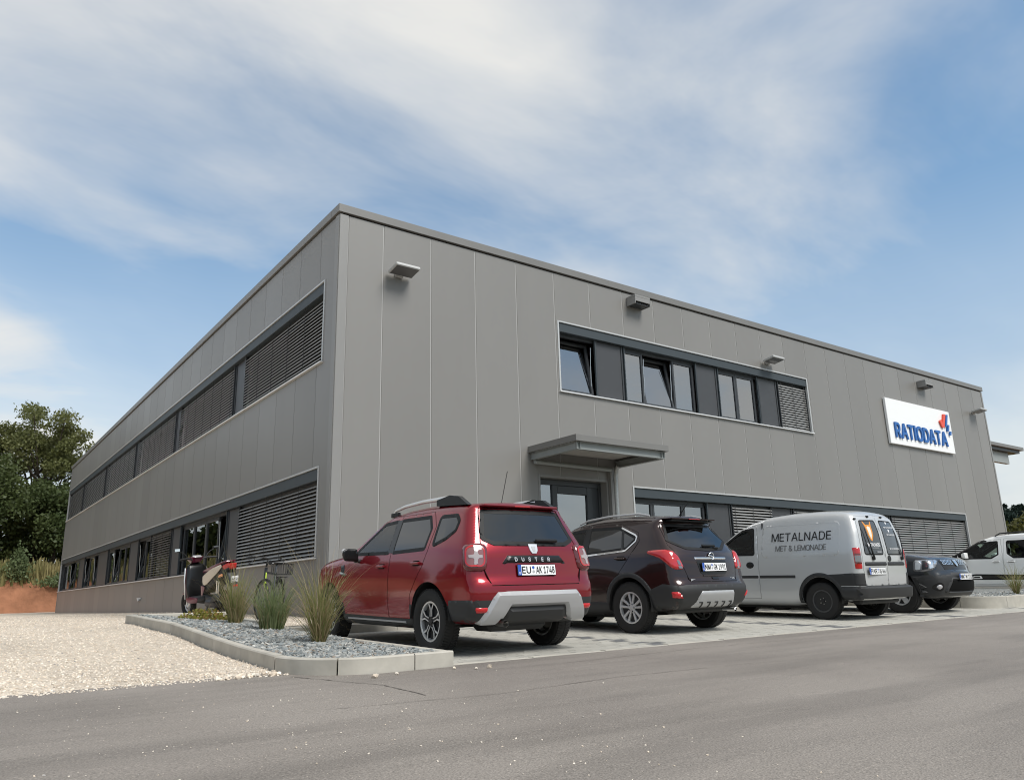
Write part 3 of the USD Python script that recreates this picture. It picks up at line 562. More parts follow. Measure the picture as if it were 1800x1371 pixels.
# roof canopy sticking out at the far right end
cn = put('side_canopy', bx(BXE+.02, BXE+3.1, .02, 6.5, 5.72, 5.86, .01), M['coping'], bld)
put('side_canopy_soffit', bx(BXE+.03, BXE+2.9, .12, 6.4, 5.60, 5.715), M['frame'], cn); put('side_canopy_beam', bx(BXE+.03, BXE+2.2, .30, .45, 5.14, 5.595, .01), M['beam'], cn); put('side_canopy_beam', bx(BXE+.03, BXE+2.2, 5.6, 5.75, 5.14, 5.595, .01), M['beam'], cn)

# ------------------------------------------------------------------ vehicle kit (x forwards from the rear axle, y left, z up)
from scipy.interpolate import PchipInterpolator as PCH
M['tyre'] = mat('tyre_rubber', (0.022,0.021,0.020), 0.75, spec=0.3, bump=0.2, bscale=90, bdist=0.003)
M['plastic'] = mat('black_bumper_plastic', (0.026,0.026,0.026), 0.55, spec=0.4, bump=0.1, bscale=300, bdist=0.001)
M['gloss_black'] = mat('gloss_black', (0.008,0.008,0.008), 0.25, spec=0.4)
M['seal'] = mat('window_seal_rubber', (0.010,0.010,0.010), 0.55, spec=0.25)
M['gap'] = mat('panel_gap_shadow', (0.006,0.006,0.006), 0.8, spec=0.1)
M['chrome'] = mat('chrome', (0.80,0.80,0.80), 0.10, metallic=1.0)
M['satin'] = mat('satin_silver_plastic', (0.42,0.42,0.42), 0.38, metallic=0.35)
M['alloy'] = mat('alloy_silver', (0.66,0.66,0.66), 0.30, metallic=0.6)
M['rim_dark'] = mat('rim_dark', (0.03,0.03,0.032), 0.35, metallic=0.4)
M['steel_rim'] = mat('painted_steel_rim', (0.060,0.060,0.060), 0.5)
M['disc'] = mat('brake_disc_steel', (0.25,0.24,0.23), 0.4, metallic=0.8)
M['lining'] = mat('car_interior_lining', (0.045,0.045,0.047), 0.8, spec=0.2)
M['seatc'] = mat('seat_fabric', (0.035,0.035,0.038), 0.9, spec=0.1)
M['lens_red'] = mat('lamp_lens_red', (0.42,0.010,0.012), 0.08, coat=1.0)
M['lens_dark'] = mat('lamp_lens_dark_red', (0.10,0.010,0.012), 0.08, coat=1.0)
M['lens_clear'] = mat('lamp_lens_clear', (0.50,0.48,0.48), 0.07, coat=1.0, metallic=0.25)
M['lens_smoke'] = mat('lamp_bowl_grey', (0.20,0.20,0.21), 0.12, coat=1.0, metallic=0.5)
M['reflector'] = mat('red_reflector', (0.50,0.012,0.015), 0.2, coat=0.6)
M['tint'] = glass_mat('tinted_car_glass', (0.045,0.048,0.050), 1.95)
M['clear'] = glass_mat('clear_car_glass', (0.62,0.72,0.68), 1.55)
M['plate'] = mat('plate_white', (0.78,0.78,0.77), 0.4)
M['plateblue'] = mat('plate_blue', (0.015,0.075,0.36), 0.4)
M['ink'] = mat('plate_black_ink', (0.01,0.01,0.01), 0.5)
M['white_ink'] = mat('white_film', (0.75,0.75,0.75), 0.5)
M['mirror'] = mat('mirror_glass', (0.85,0.87,0.88), 0.03, metallic=1.0)
M['copper'] = mat('exhaust_steel', (0.45,0.43,0.40), 0.3, metallic=0.9)
def paint(name, c, flake=0.0, rough=0.32, coat=1.0):
    nodes = {'p': ('principled_bsdf', {'base_color': c, 'roughness': rough, 'metallic': flake, 'coat_weight': coat, 'coat_roughness': 0.07, 'coat_ior': 1.5, 'specular_ior_level': 0.15}),
             'g': ('texture_coordinate', {}), 'n': ('noise_texture', {'scale': 2.2, 'detail': 3.0}), 'b': ('bump', {'strength': 0.05, 'distance': 0.02})}
    return usdkit.material(stage, '/World/Looks/' + name, nodes, [('g.object','n.vector'),('n.fac','b.height'),('b.normal','p.coat_normal')], surface='p.BSDF')

def smooth_outline(pts, r=0.05, n=None):
    p = Polygon(pts)
    return p.buffer(r, quad_segs=10).buffer(-2*r, quad_segs=10).buffer(r, quad_segs=10)
def flip_y(m):
    v = m.vertices.copy(); v[:,1] *= -1; return trimesh.Trimesh(v, m.faces[:, ::-1], process=False)

class Car:
    def __init__(s, outline, prof, plan, arches, fillet=0.10, bulge=(0.07, 0.035, 0.10), rnd=0.05, h=0.035, fil_f=None, haunch=0.0):
        s.solid = smooth_outline(outline, rnd); s.arches = arches; s.h = h
        body = s.solid
        for (ax, az, ar) in arches: body = body.difference(Point(ax, az).buffer(ar, quad_segs=24))
        s.side = max(polys(body), key=lambda q: q.area)
        zz, ww = zip(*prof); s.prof = PCH(zz, ww); xx, kk = zip(*plan); s.plan = PCH(xx, kk); s.zr = (zz[0], zz[-1]); s.xr = (xx[0], xx[-1])
        s.fillet = fillet; s.bulge = bulge; s.fil_f = fil_f; s.haunch = haunch
        s.build()
    def w(s, x, z):
        x = np.asarray(x, float); z = np.asarray(z, float)
        base = s.prof(np.clip(z, *s.zr))*s.plan(np.clip(x, *s.xr))
        if s.haunch:
            for (ax, az, ar) in s.arches: base = base + s.haunch*np.exp(-((x-ax)/.42)**2 - ((z-az-.32)/.20)**2)
        return base
    def half(s, x, z):
        d = shapely.distance(s.solid.exterior, shapely.points(np.c_[x, z])); r = s.fillet if s.fil_f is None else s.fil_f(np.asarray(x), np.asarray(z))
        t = np.clip(d/r, 0, 1); return s.w(x, z) - r*(1-np.sqrt(np.clip(1-(1-t)**2, 0, 1)))
    def build(s):
        h = s.h; ext = s.side.exterior
        ring = np.array([ext.interpolate(t).coords[0] for t in np.linspace(0, ext.length, int(ext.length/h), endpoint=False)])
        pts = [ring]; rmax = s.fillet
        for th in (18, 36, 54, 72):
            q = s.solid.buffer(-rmax*(1-math.cos(math.radians(th))))
            e = q.exterior; c = np.array([e.interpolate(t).coords[0] for t in np.linspace(0, e.length, int(e.length/h), endpoint=False)])
            k = shapely.contains(s.side.buffer(-h*.3), shapely.points(c)) if th < 60 else shapely.contains(s.side.buffer(-h*.6), shapely.points(c))
            keep = shapely.distance(shapely.union_all([Point(a, b).buffer(c_) for a, b, c_ in s.arches]), shapely.points(c)) > h*.5
            pts.append(c[keep & shapely.contains(s.side, shapely.points(c))])
        x0,y0,x1,y1 = s.side.bounds; gx, gy = np.meshgrid(np.arange(x0, x1, h), np.arange(y0, y1, h*.87)); gx = gx + (np.arange(gx.shape[0])%2)[:,None]*h*.5
        g = np.c_[gx.ravel(), gy.ravel()]; P = shapely.points(g); ok = shapely.contains(s.side, P) & (shapely.distance(s.solid.exterior, P) > rmax*.75) & (shapely.distance(ext, P) > h*.5); pts.append(g[ok])
        a = np.vstack(pts); a = a + 1e-7*np.random.default_rng(3).standard_normal(a.shape); tri = Delaunay(a).simplices
        ok = shapely.contains(s.side.buffer(1e-5), shapely.points(a[tri].mean(1))); tri = tri[ok]
        A = a[tri]; ar = (A[:,1,0]-A[:,0,0])*(A[:,2,1]-A[:,0,1])-(A[:,1,1]-A[:,0,1])*(A[:,2,0]-A[:,0,0]); tri[ar<0] = tri[ar<0][:, ::-1]; tri = tri[np.abs(ar) > 1e-9]
        y = s.half(a[:,0], a[:,1]); n = len(a)
        vl = np.c_[a[:,0], y, a[:,1]]; vr = np.c_[a[:,0], -y, a[:,1]]
        # rim band between the two sides
        m = len(ring); ny = 20; d = shapely.distance(s.solid.exterior, shapely.points(ring)); on = d < 0.004
        tg = np.roll(ring, -1, 0)-np.roll(ring, 1, 0); tg /= np.linalg.norm(tg, axis=1, keepdims=True); ccw = ext.is_ccw
        nr = np.c_[tg[:,1], -tg[:,0]] if ccw else np.c_[-tg[:,1], tg[:,0]]
        rear, top, front = s.bulge
        xm = (s.solid.bounds[0]+s.solid.bounds[2])/2
        bl = np.where(nr[:,1] > .55, top, np.where(nr[:,0] < 0, rear, front)*np.clip(1-np.clip(-nr[:,1], 0, 1)*1.3, 0, 1))
        bl = np.where((nr[:,1] > .55), top, bl); k = 7; ker = np.ones(k)/k; bl = np.convolve(np.r_[bl[-k:], bl, bl[:k]], ker, 'same')[k:-k]; bl = np.convolve(np.r_[bl[-k:], bl, bl[:k]], ker, 'same')[k:-k]
        u = np.linspace(-1, 1, ny+1); yb = y[:m]
        f = []; V = [vl, vr]; base = 2*n; rv = []
        for i in range(m):
            for uu in u[1:-1]:
                q = (1-uu*uu)*bl[i]; rv.append((ring[i,0]+nr[i,0]*q, uu*yb[i], ring[i,1]+nr[i,1]*q))
        V.append(np.array(rv)); V = np.vstack(V); idx = np.zeros((m, ny+1), int)
        for i in range(m): idx[i,0] = n+i; idx[i,-1] = i; idx[i,1:-1] = base + i*(ny-1) + np.arange(ny-1)
        for i in range(m):
            j = (i+1) % m
            if not (on[i] and on[j]): continue
            for q in range(ny):
                aa, bb, cc, dd = idx[i,q], idx[i,q+1], idx[j,q+1], idx[j,q]; f += [[aa,bb,cc],[aa,cc,dd]] if ccw else [[aa,cc,bb],[aa,dd,cc]]
        F = np.vstack([tri[:, ::-1], tri+n, np.array(f)])
        s.mesh = trimesh.Trimesh(V, F, process=False)
        fn = s.mesh.face_normals
        # left side must face +y
        if fn[:len(tri),1].mean() < 0: s.mesh.faces[:2*len(tri)] = s.mesh.faces[:2*len(tri)][:, ::-1]
        c = s.mesh.triangles_center; nn = np.cross(s.mesh.triangles[:,1]-s.mesh.triangles[:,0], s.mesh.triangles[:,2]-s.mesh.triangles[:,0])
        rim = np.arange(len(F)) >= 2*len(tri)
        if (nn[rim,2]*(c[rim,2]-.8)).sum() < 0: s.mesh.faces[rim] = s.mesh.faces[rim][:, ::-1]
        s.mesh = trimesh.Trimesh(s.mesh.vertices, s.mesh.faces, process=False)
        s.rim = rim; s.nside = len(tri); s.kill = np.zeros(len(F), bool)
    def axes(s, az, el=0.0):
        a = math.radians(az); e = math.radians(el)
        o = np.array([math.cos(a)*math.cos(e), math.sin(a)*math.cos(e), math.sin(e)]); u = np.array([math.sin(a), -math.cos(a), 0.0]); v = np.cross(u, o)
        if v[2] < 0 or (abs(v[2]) < 1e-6): v = -v
        return o, u, v
    def cast(s, q, az, el=0.0):
        """depth along the outward axis of the body's skin at the 2d points q"""
        o, u, v = s.axes(az, el); T = s.mesh.triangles; pu, pv, po = T@u, T@v, T@o
        ar = (pu[:,1]-pu[:,0])*(pv[:,2]-pv[:,0])-(pu[:,2]-pu[:,0])*(pv[:,1]-pv[:,0])
        lo, hi = q.min(0)-.05, q.max(0)+.05; sg = np.sign(np.cross(u, v)@o)
        k = (ar*sg > 1e-10) & (pu.max(1) > lo[0]) & (pu.min(1) < hi[0]) & (pv.max(1) > lo[1]) & (pv.min(1) < hi[1])
        pu, pv, po, ar = pu[k], pv[k], po[k], ar[k]; out = np.full(len(q), -np.inf)
        for i in range(0, len(q), 200):
            x = q[i:i+200,0][:,None]; y = q[i:i+200,1][:,None]
            w0 = ((pu[:,1]-x)*(pv[:,2]-y)-(pu[:,2]-x)*(pv[:,1]-y))/ar; w1 = ((pu[:,2]-x)*(pv[:,0]-y)-(pu[:,0]-x)*(pv[:,2]-y))/ar; w2 = 1-w0-w1
            ins = (w0 > -1e-6) & (w1 > -1e-6) & (w2 > -1e-6); dd = np.where(ins, w0*po[:,0]+w1*po[:,1]+w2*po[:,2], -np.inf); out[i:i+200] = dd.max(1)
        bad = ~np.isfinite(out)
        if bad.any() and (~bad).any():
            from scipy.spatial import cKDTree
            kd = cKDTree(q[~bad]); _, j = kd.query(q[bad]); out[bad] = out[~bad][j] - 0.5*kd.query(q[bad])[0]
        return out
    def decal(s, poly, az, off=0.004, thick=0.012, bev=0.0, h=None, el=0.0, both=False, flat=False, dome=0.0):
        """a piece following the skin: 2d outline seen along azimuth az, standing off proud of the skin"""
        h = h or s.h; res = []
        o, u, v = s.axes(az, el)
        for pg in polys(poly):
            a, t, nb = tri_fill(pg, h, min(h, .03) if bev else h)
            if not len(t): continue
            d = s.cast(a, az, el)
            if flat: c = np.c_[np.ones(len(a)), a]; co, *_ = np.linalg.lstsq(c, d, rcond=None); d = c@co
            P = a[:,:1]*u + a[:,1:]*v + d[:,None]*o
            mm = trimesh.Trimesh(P, t, process=False)
            if (mm.face_normals@o).mean() < 0: t = t[:, ::-1]; mm = trimesh.Trimesh(P, t, process=False)
            nv = np.zeros_like(P); fnn = np.cross(P[t[:,1]]-P[t[:,0]], P[t[:,2]]-P[t[:,0]])
            for kx in range(3): np.add.at(nv, t[:,kx], fnn)
            ln = np.linalg.norm(nv, axis=1, keepdims=True); nv = np.where(ln > 1e-12, nv/np.maximum(ln, 1e-12), o)
            dist = shapely.distance(pg.boundary, shapely.points(a)) if (bev or dome) else None
            oo = np.full(len(a), off)
            if bev: tt = np.clip(dist/bev, 0, 1); oo = off*(0.15+0.85*np.sqrt(1-(1-tt)**2))
            if dome: oo = oo + dome*np.clip(dist/dist.max(), 0, 1)**.5
            top = P + nv*oo[:,None]; bot = P - nv*thick
            # skirt around every boundary edge
            e = np.sort(np.vstack([t[:,[0,1]], t[:,[1,2]], t[:,[2,0]]]), axis=1); E = np.vstack([t[:,[0,1]], t[:,[1,2]], t[:,[2,0]]])
            _, inv, cnt = np.unique(e, axis=0, return_inverse=True, return_counts=True); be = E[cnt[inv.ravel()] == 1]; n = len(a)
            sk = np.vstack([np.c_[be[:,1], be[:,0], be[:,0]+n], np.c_[be[:,1], be[:,0]+n, be[:,1]+n]])
            res.append(trimesh.Trimesh(np.vstack([top, bot]), np.vstack([t, sk]), process=False))
        m = trimesh.util.concatenate(res); m = m.copy(); m.remove_unreferenced_vertices()
        return trimesh.util.concatenate([m, flip_y(m)]) if both else m
    def cut(s, poly, az, el=0.0, sides=True):
        """opens the skin behind a window"""
        o, u, v = s.axes(az, el); c = s.mesh.triangles_center; n = s.mesh.face_normals; q = np.c_[c@u, c@v]
        ins = shapely.contains(poly, shapely.points(q)) & (n@o > 0.05)
        if az in (90, 270): ins &= (~s.rim)
        else: ins &= s.rim | (np.abs(c[:,1]) > 0)
        s.kill |= ins
    def shell(s, mat_, parent, name='body', lining='lining'):
        s.mesh.faces; k = ~s.kill; b = trimesh.Trimesh(s.mesh.vertices, s.mesh.faces[k], process=False)
        p = put(name, b, mat_, parent, smooth=True)
        import scipy.sparse as sps
        e = s.mesh.edges_unique; n_ = len(s.mesh.vertices); A = sps.coo_matrix((np.ones(2*len(e)), (np.r_[e[:,0], e[:,1]], np.r_[e[:,1], e[:,0]])), (n_, n_)).tocsr(); nv = np.array(s.mesh.vertex_normals)
        for _ in range(4): nv = nv + A@nv/np.maximum(np.asarray(A.sum(1)), 1); nv /= np.linalg.norm(nv, axis=1, keepdims=True)+1e-12
        UsdGeom.Mesh(p).GetNormalsAttr().Set(Vt.Vec3fArray.FromNumpy(nv.astype(np.float32)))
        vn = s.mesh.vertex_normals; v = s.mesh.vertices - vn*0.03; inner = trimesh.Trimesh(v, s.mesh.faces[k][:, ::-1], process=False); inner.remove_unreferenced_vertices()
        put('interior_lining', inner, M[lining], parent, smooth=42); return p

def mir(poly): return affinity.scale(poly, -1, 1, origin=(0, 0))
def rr(x0, y0, x1, y1, r=0.02):
    r = min(r, .49*abs(x1-x0), .49*abs(y1-y0)); return sbox(x0, y0, x1, y1).buffer(-r).buffer(r, quad_segs=5)
def rp(pts, r=0.03):
    p = Polygon(pts); return p.buffer(-r, quad_segs=6).buffer(2*r, quad_segs=6).buffer(-r, quad_segs=6)
def text2d(t, h, w=None, bold=False):
    """lettering in the xy plane centred on the origin"""
    m = meshkit.text_mesh(t, h, 0.002, bold); c = m.bounds.mean(0); m.apply_translation((-c[0], -c[1], -m.bounds[0][2]))
    if w: m.vertices[:,0] *= w/m.extents[0]
    return m
def spaced(t, h, w):
    """lettering with wide, even letter spacing"""
    ms = [None if ch == ' ' else meshkit.text_mesh(ch, h, 0.002) for ch in t]; wd = [h*.35 if m is None else m.extents[0] for m in ms]; gap = (w-sum(wd))/(len(t)-1); x = -w/2; out = []
    for m, q in zip(ms, wd):
        if m is not None: m.apply_translation((x-m.bounds[0][0], 0, -m.bounds[0][2])); out.append(m)
        x += q+gap
    return trimesh.util.concatenate(out)
def place_text(m, origin, az, el=0.0, tilt=0.0):
    """stands lettering on a plane that faces azimuth az (degrees) and elevation el"""
    a, e = math.radians(az), math.radians(el); o = np.array([math.cos(a)*math.cos(e), math.sin(a)*math.cos(e), math.sin(e)]); u = np.array([-math.sin(a), math.cos(a), 0]); v = np.cross(o, u)
    q = m.vertices; return trimesh.Trimesh(np.asarray(origin)+q[:,:1]*u+q[:,1:2]*v+q[:,2:3]*o, m.faces, process=False)
def skin_text(c, txt, h, w, az, u0, v0, off=.006, bold=False):
    """lettering standing flush on the skin at the 2d point (u0, v0) seen along azimuth az"""
    d = c.cast(np.array([[u0, v0], [u0, v0+h]]), az); o, u, v = c.axes(az); return place_text(text2d(txt, h, w, bold), u*u0+v*v0+o*(d[0]+off), az, math.degrees(math.atan2(d[0]-d[1], h)))
def number_plate(parent, origin, az, el, left, right, tilt=0.0):
    W, Hh = 0.52, 0.11
    def pl(x0, x1, y0, y1, z0, z1): return bx(x0, x1, y0, y1, z0, z1, .001)
    pt = lambda m: place_text(m, origin, az, el)
    p = put('number_plate', pt(trimesh.util.concatenate([bx(-W/2-.006, W/2+.006, -Hh/2-.006, Hh/2+.006, 0, .007, .003)])), M['gloss_black'], parent, smooth=False)
    put('plate_face', pt(bx(-W/2, W/2, -Hh/2, Hh/2, .0071, .0090)), M['plate'], p, smooth=False)
    put('plate_band', pt(bx(-W/2, -W/2+.045, -Hh/2, Hh/2, .0091, .0100)), M['plateblue'], p, smooth=False)
    t = text2d('D', .022, bold=True); t.apply_translation((-W/2+.0225, -.032, .0101)); put('plate_letter', pt(t), M['white_ink'], p, smooth=False)
    a = text2d(left, .072, .062*len(left.replace(' ','')) if len(left) > 1 else .05, True); a.vertices[:,0] += -W/2+.052-a.bounds[0][0]; a.vertices[:,2] += .0091
    b = text2d(right, .072, W-.045-.03-a.extents[0]-.06, True); b.vertices[:,0] += W/2-.014-b.bounds[1][0]; b.vertices[:,2] += .0091
    put('plate_letters', pt(trimesh.util.concatenate([a, b])), M['ink'], p, smooth=False)
    x = (a.bounds[1][0]+b.bounds[0][0])/2
    for z, c in ((.026, 'plateblue'), (-.018, 'satin')):
        d = trimesh.creation.cylinder(.017, .0015, sections=20); d.apply_translation((x, z, .0098)); put('plate_seal', pt(d), M[c], p, smooth=False)
    return p

_WC = {}
def wheel(parent, x, y, R, width, rimr, style):
    k = (R, width, rimr, style)
    if k not in _WC:
        _WC[k] = []; wheel_build(lambda nm, m, mt, pr, sm: _WC[k].append((nm, trimesh.util.concatenate(m) if isinstance(m, list) else m, mt, pr, sm)) or len(_WC[k])-1, R, width, rimr, style)
    made = []
    for nm, m, mt, pr, sm in _WC[k]:
        v = m.vertices*np.array([1, 1 if y > 0 else -1, 1])+np.array([x, y, 0]); q = trimesh.Trimesh(v, m.faces if y > 0 else m.faces[:, ::-1], process=False)
        made.append(put(nm, q, mt, parent if pr is None else made[pr], smooth=sm))
def wheel_build(put, R, width, rimr, style, tread=True, parent=None, x=0.0, y=0.0):
    """one wheel: tyre with tread, rim, spokes, disc; y is its middle"""
    sg = 1
    hw = width/2; pr = [(rimr-.012, -hw*.80), (rimr+.010, -hw*.93), (R-.055, -hw*1.0), (R-.022, -hw*.96), (R-.006, -hw*.82), (R, -hw*.55), (R, hw*.55), (R-.006, hw*.82), (R-.022, hw*.96), (R-.055, hw*1.0), (rimr+.010, hw*.93), (rimr-.012, hw*.80), (rimr-.03, hw*.6), (rimr-.03, -hw*.6), (rimr-.012, -hw*.80)]
    def rev(p, n=56):
        m = trimesh.creation.revolve(np.array(p), sections=n); m.apply_transform(trimesh.transformations.rotation_matrix(math.pi/2, [1,0,0])); m.apply_translation((x, y, R)); return m
    ty = rev(pr)
    blocks = [ty]
    if tread:
        nb = 64
        for k in range(nb):
            for r_, w0, w1, sk in ((0, .18, .86, .25), (0, -.86, -.18, -.25)):
                a = 2*math.pi*k/nb; b = bx(-.012, .012, w0*hw, w1*hw, R-.004, R+.005); v = b.vertices; v[:,0] += sk*(v[:,1]); 
                b.vertices = v; b.apply_transform(trimesh.transformations.rotation_matrix(a, [0,1,0])); b.apply_translation((x, y, R)); blocks.append(b)
    t = put('wheel', trimesh.util.concatenate(blocks), M['tyre'], parent, 35)
    o = hw*.78
    rimm = {'black5': 'rim_dark', 'multi': 'alloy', 'steel': 'steel_rim', 'silver5': 'alloy', 'silver6': 'alloy'}[style]
    def S(p): return [(a, -b*sg) for a, b in p] if False else [(a, b*sg*-1*-1) for a, b in p]
    lip = rev([(rimr+.004, o*sg), (rimr-.004, (o+.010)*sg), (rimr-.020, (o+.004)*sg), (rimr-.026, (o-.03)*sg), (rimr-.045, (-hw*.5)*sg), (rimr-.035, (-hw*.75)*sg), (rimr-.012, -hw*.75*sg), (rimr+.002, 0)])
    lip.fix_normals(); rim = put('rim', lip, M['alloy' if style != 'steel' else 'steel_rim'], t, 40)
    bk = rev([(0.001, (o-.085)*sg), (rimr*.62, (o-.085)*sg), (rimr*.62, (o-.11)*sg), (0.001, (o-.11)*sg)]); bk.fix_normals(); put('brake_disc', bk, M['disc'], t, 30)
    dk = rev([(0.001, (o-.12)*sg), (rimr-.03, (o-.12)*sg), (rimr-.03, (o-.125)*sg), (0.001, (o-.125)*sg)]); dk.fix_normals(); put('wheel_backing', dk, M['black'], t, False)
    def plate2d(pg, th, y0, bev=.004):
        a = prism(pg, th-bev); parts = [a]
        for q in polys(pg.buffer(-bev)):
            b = prism(q, bev); b.apply_translation((0,0,th-bev)); parts.append(b)
        m = trimesh.util.concatenate(parts); v = m.vertices; m = trimesh.Trimesh(np.c_[x+v[:,0], y+sg*(y0+v[:,2]), R+v[:,1]], m.faces if sg < 0 else m.faces[:, ::-1], process=False); return m
    hub = Point(0,0).buffer(.060)
    if style in ('black5', 'silver5', 'silver6', 'multi'):
        n = {'black5': 5, 'silver5': 5, 'silver6': 6, 'multi': 5}[style]; rot0 = 90
        sp, face = [hub], []
        for k in range(n):
            a = rot0 + 360*k/n
            if style == 'black5':
                y_ = Polygon([(-.030,.03),(.030,.03),(.026,rimr*.52),(.085,rimr*.99),(.050,rimr*1.0),(0,rimr*.66),(-.050,rimr*1.0),(-.085,rimr*.99),(-.026,rimr*.52)])
                sp.append(affinity.rotate(y_, a-90, origin=(0,0)))
                y2 = Polygon([(.012,.05),(.024,.05),(.022,rimr*.53),(.080,rimr*.98),(.060,rimr*.99),(.010,rimr*.60)])
                for q in (y2, mir(y2)): face.append(affinity.rotate(q, a-90, origin=(0,0)))
            elif style == 'multi':
                for dx in (-14.5, 14.5):
                    q = Polygon([(-.013,.04),(.013,.04),(.021,rimr*.99),(-.021,rimr*.99)]); sp.append(affinity.rotate(q, a-90+dx, origin=(0,0)))
            else:
                q = Polygon([(-.040,.03),(.040,.03),(.055,rimr*.99),(-.055,rimr*.99)]); sp.append(affinity.rotate(q, a-90, origin=(0,0)))
        U = shapely.union_all(sp).buffer(.004).buffer(-.008).buffer(.004)
        for q in polys(U): put('spokes', plate2d(q, .030, o-.048, .006), M['rim_dark' if style == 'black5' else 'alloy'], t, False)
        if face:
            for q in face:
                put('spoke_face', plate2d(q, .004, o-.0178, .0015), M['alloy'], t, False)
    else:
        d = Point(0,0).buffer(rimr*.86, quad_segs=20)
        for k in range(14): a = 2*math.pi*k/14; d = d.difference(affinity.rotate(rr(rimr*.62-.017, -.014, rimr*.62+.017, .014, .012), math.degrees(a), origin=(0,0)))
        for q in polys(d): put('spokes', plate2d(q, .010, o-.060, .003), M['steel_rim'], t, False)
        h2 = rev([(0.001, (o-.02)*sg), (.045, (o-.022)*sg), (.055, (o-.035)*sg), (.085, (o-.048)*sg), (0.09, (o-.06)*sg), (.001, (o-.06)*sg)]); h2.fix_normals(); put('hub', h2, M['steel_rim'], t, 30)
    cp_ = plate2d(Point(0,0).buffer(.032), .012, o-.022); put('hub_cap', cp_, M['rim_dark' if style in('black5','steel') else 'alloy'], t, False)
    for k in range(5):
        a = 2*math.pi*(k+.5)/5; put('wheel_bolt', plate2d(affinity.translate(Point(0,0).buffer(.009, quad_segs=3), .050*math.cos(a), .050*math.sin(a)), .010, o-.019), M['rim_dark'] if style != 'steel' else M['copper'], t, False)
def ground_matrix(x, y, yaw, zadd=0.0):
    n = np.array([-GX, -GY, 1.0]); n /= np.linalg.norm(n); a = math.radians(yaw); f = np.array([math.cos(a), math.sin(a), 0.0]); f[2] = GX*f[0]+GY*f[1]; f /= np.linalg.norm(f)
    m = np.eye(4); m[0,:3] = f; m[1,:3] = np.cross(n, f); m[2,:3] = n; m[3,:3] = (x, y, float(lot_z(x, y))+zadd); return m
def mirror_part(parent, x, y, z, shell_m, sg, glass=True, sc=1.0):
    """a door mirror: housing, stalk, glass facing backwards"""
    c = np.array([(-.05,.0,-.09),(-.05,.21,-.085),(-.05,.225,.06),(-.05,.18,.085),(-.05,.03,.08),(.07,.03,-.06),(.07,.17,-.06),(.08,.17,.04),(.08,.04,.045),(-.02,.235,.0)])*sc
    h = trimesh.convex.convex_hull(c).subdivide().subdivide(); h = trimesh.Trimesh(*trimesh.remesh.subdivide(h.vertices, h.faces)); trimesh.smoothing.filter_laplacian(h, lamb=.5, iterations=6)
    T = lambda m: trimesh.Trimesh(m.vertices*np.array([1, sg, 1])+np.array([x, y, z]), m.faces if sg > 0 else m.faces[:, ::-1], process=False)
    p = put('door_mirror', T(h), shell_m, parent, smooth=50)
    put('mirror_stalk', T(bx(-.03, .05, -.09*sc, .05*sc, -.10*sc, -.055*sc, .015)), M['plastic'], p)
    g_ = rr(.035*sc, -.062*sc, .185*sc, .062*sc, .03); gm_ = prism(g_, .004); v = gm_.vertices; put('mirror_rim', T(trimesh.Trimesh(np.c_[-v[:,2]*2-.036*sc, v[:,0], v[:,1]], gm_.faces[:, ::-1], process=False)), M['plastic'], p, smooth=False)
    gi = prism(g_.buffer(-.012), .004); v = gi.vertices; put('mirror_glass', T(trimesh.Trimesh(np.c_[-v[:,2]-.0445*sc, v[:,0], v[:,1]], gi.faces[:, ::-1], process=False)), M['mirror'], p, smooth=False)
def seats(parent, xs, ys, z=.62, hb=.62):
    for x in xs:
        for y in ys:
            s_ = put('seat', [bx(x-.05, x+.46, y-.25, y+.25, z-.25, z, .06)], M['seatc'], parent)
            b = bx(-.07, .07, -.25, .25, 0, hb, .05); b.apply_transform(trimesh.transformations.rotation_matrix(math.radians(-16), [0,1,0])); b.apply_translation((x-.03, y, z-.05)); put('seat_back', b, M['seatc'], s_)
            hr = bx(-.05, .05, -.13, .13, 0, .19, .04); hr.apply_translation((x-.22, y, z+hb-.02)); put('headrest', hr, M['seatc'], s_)
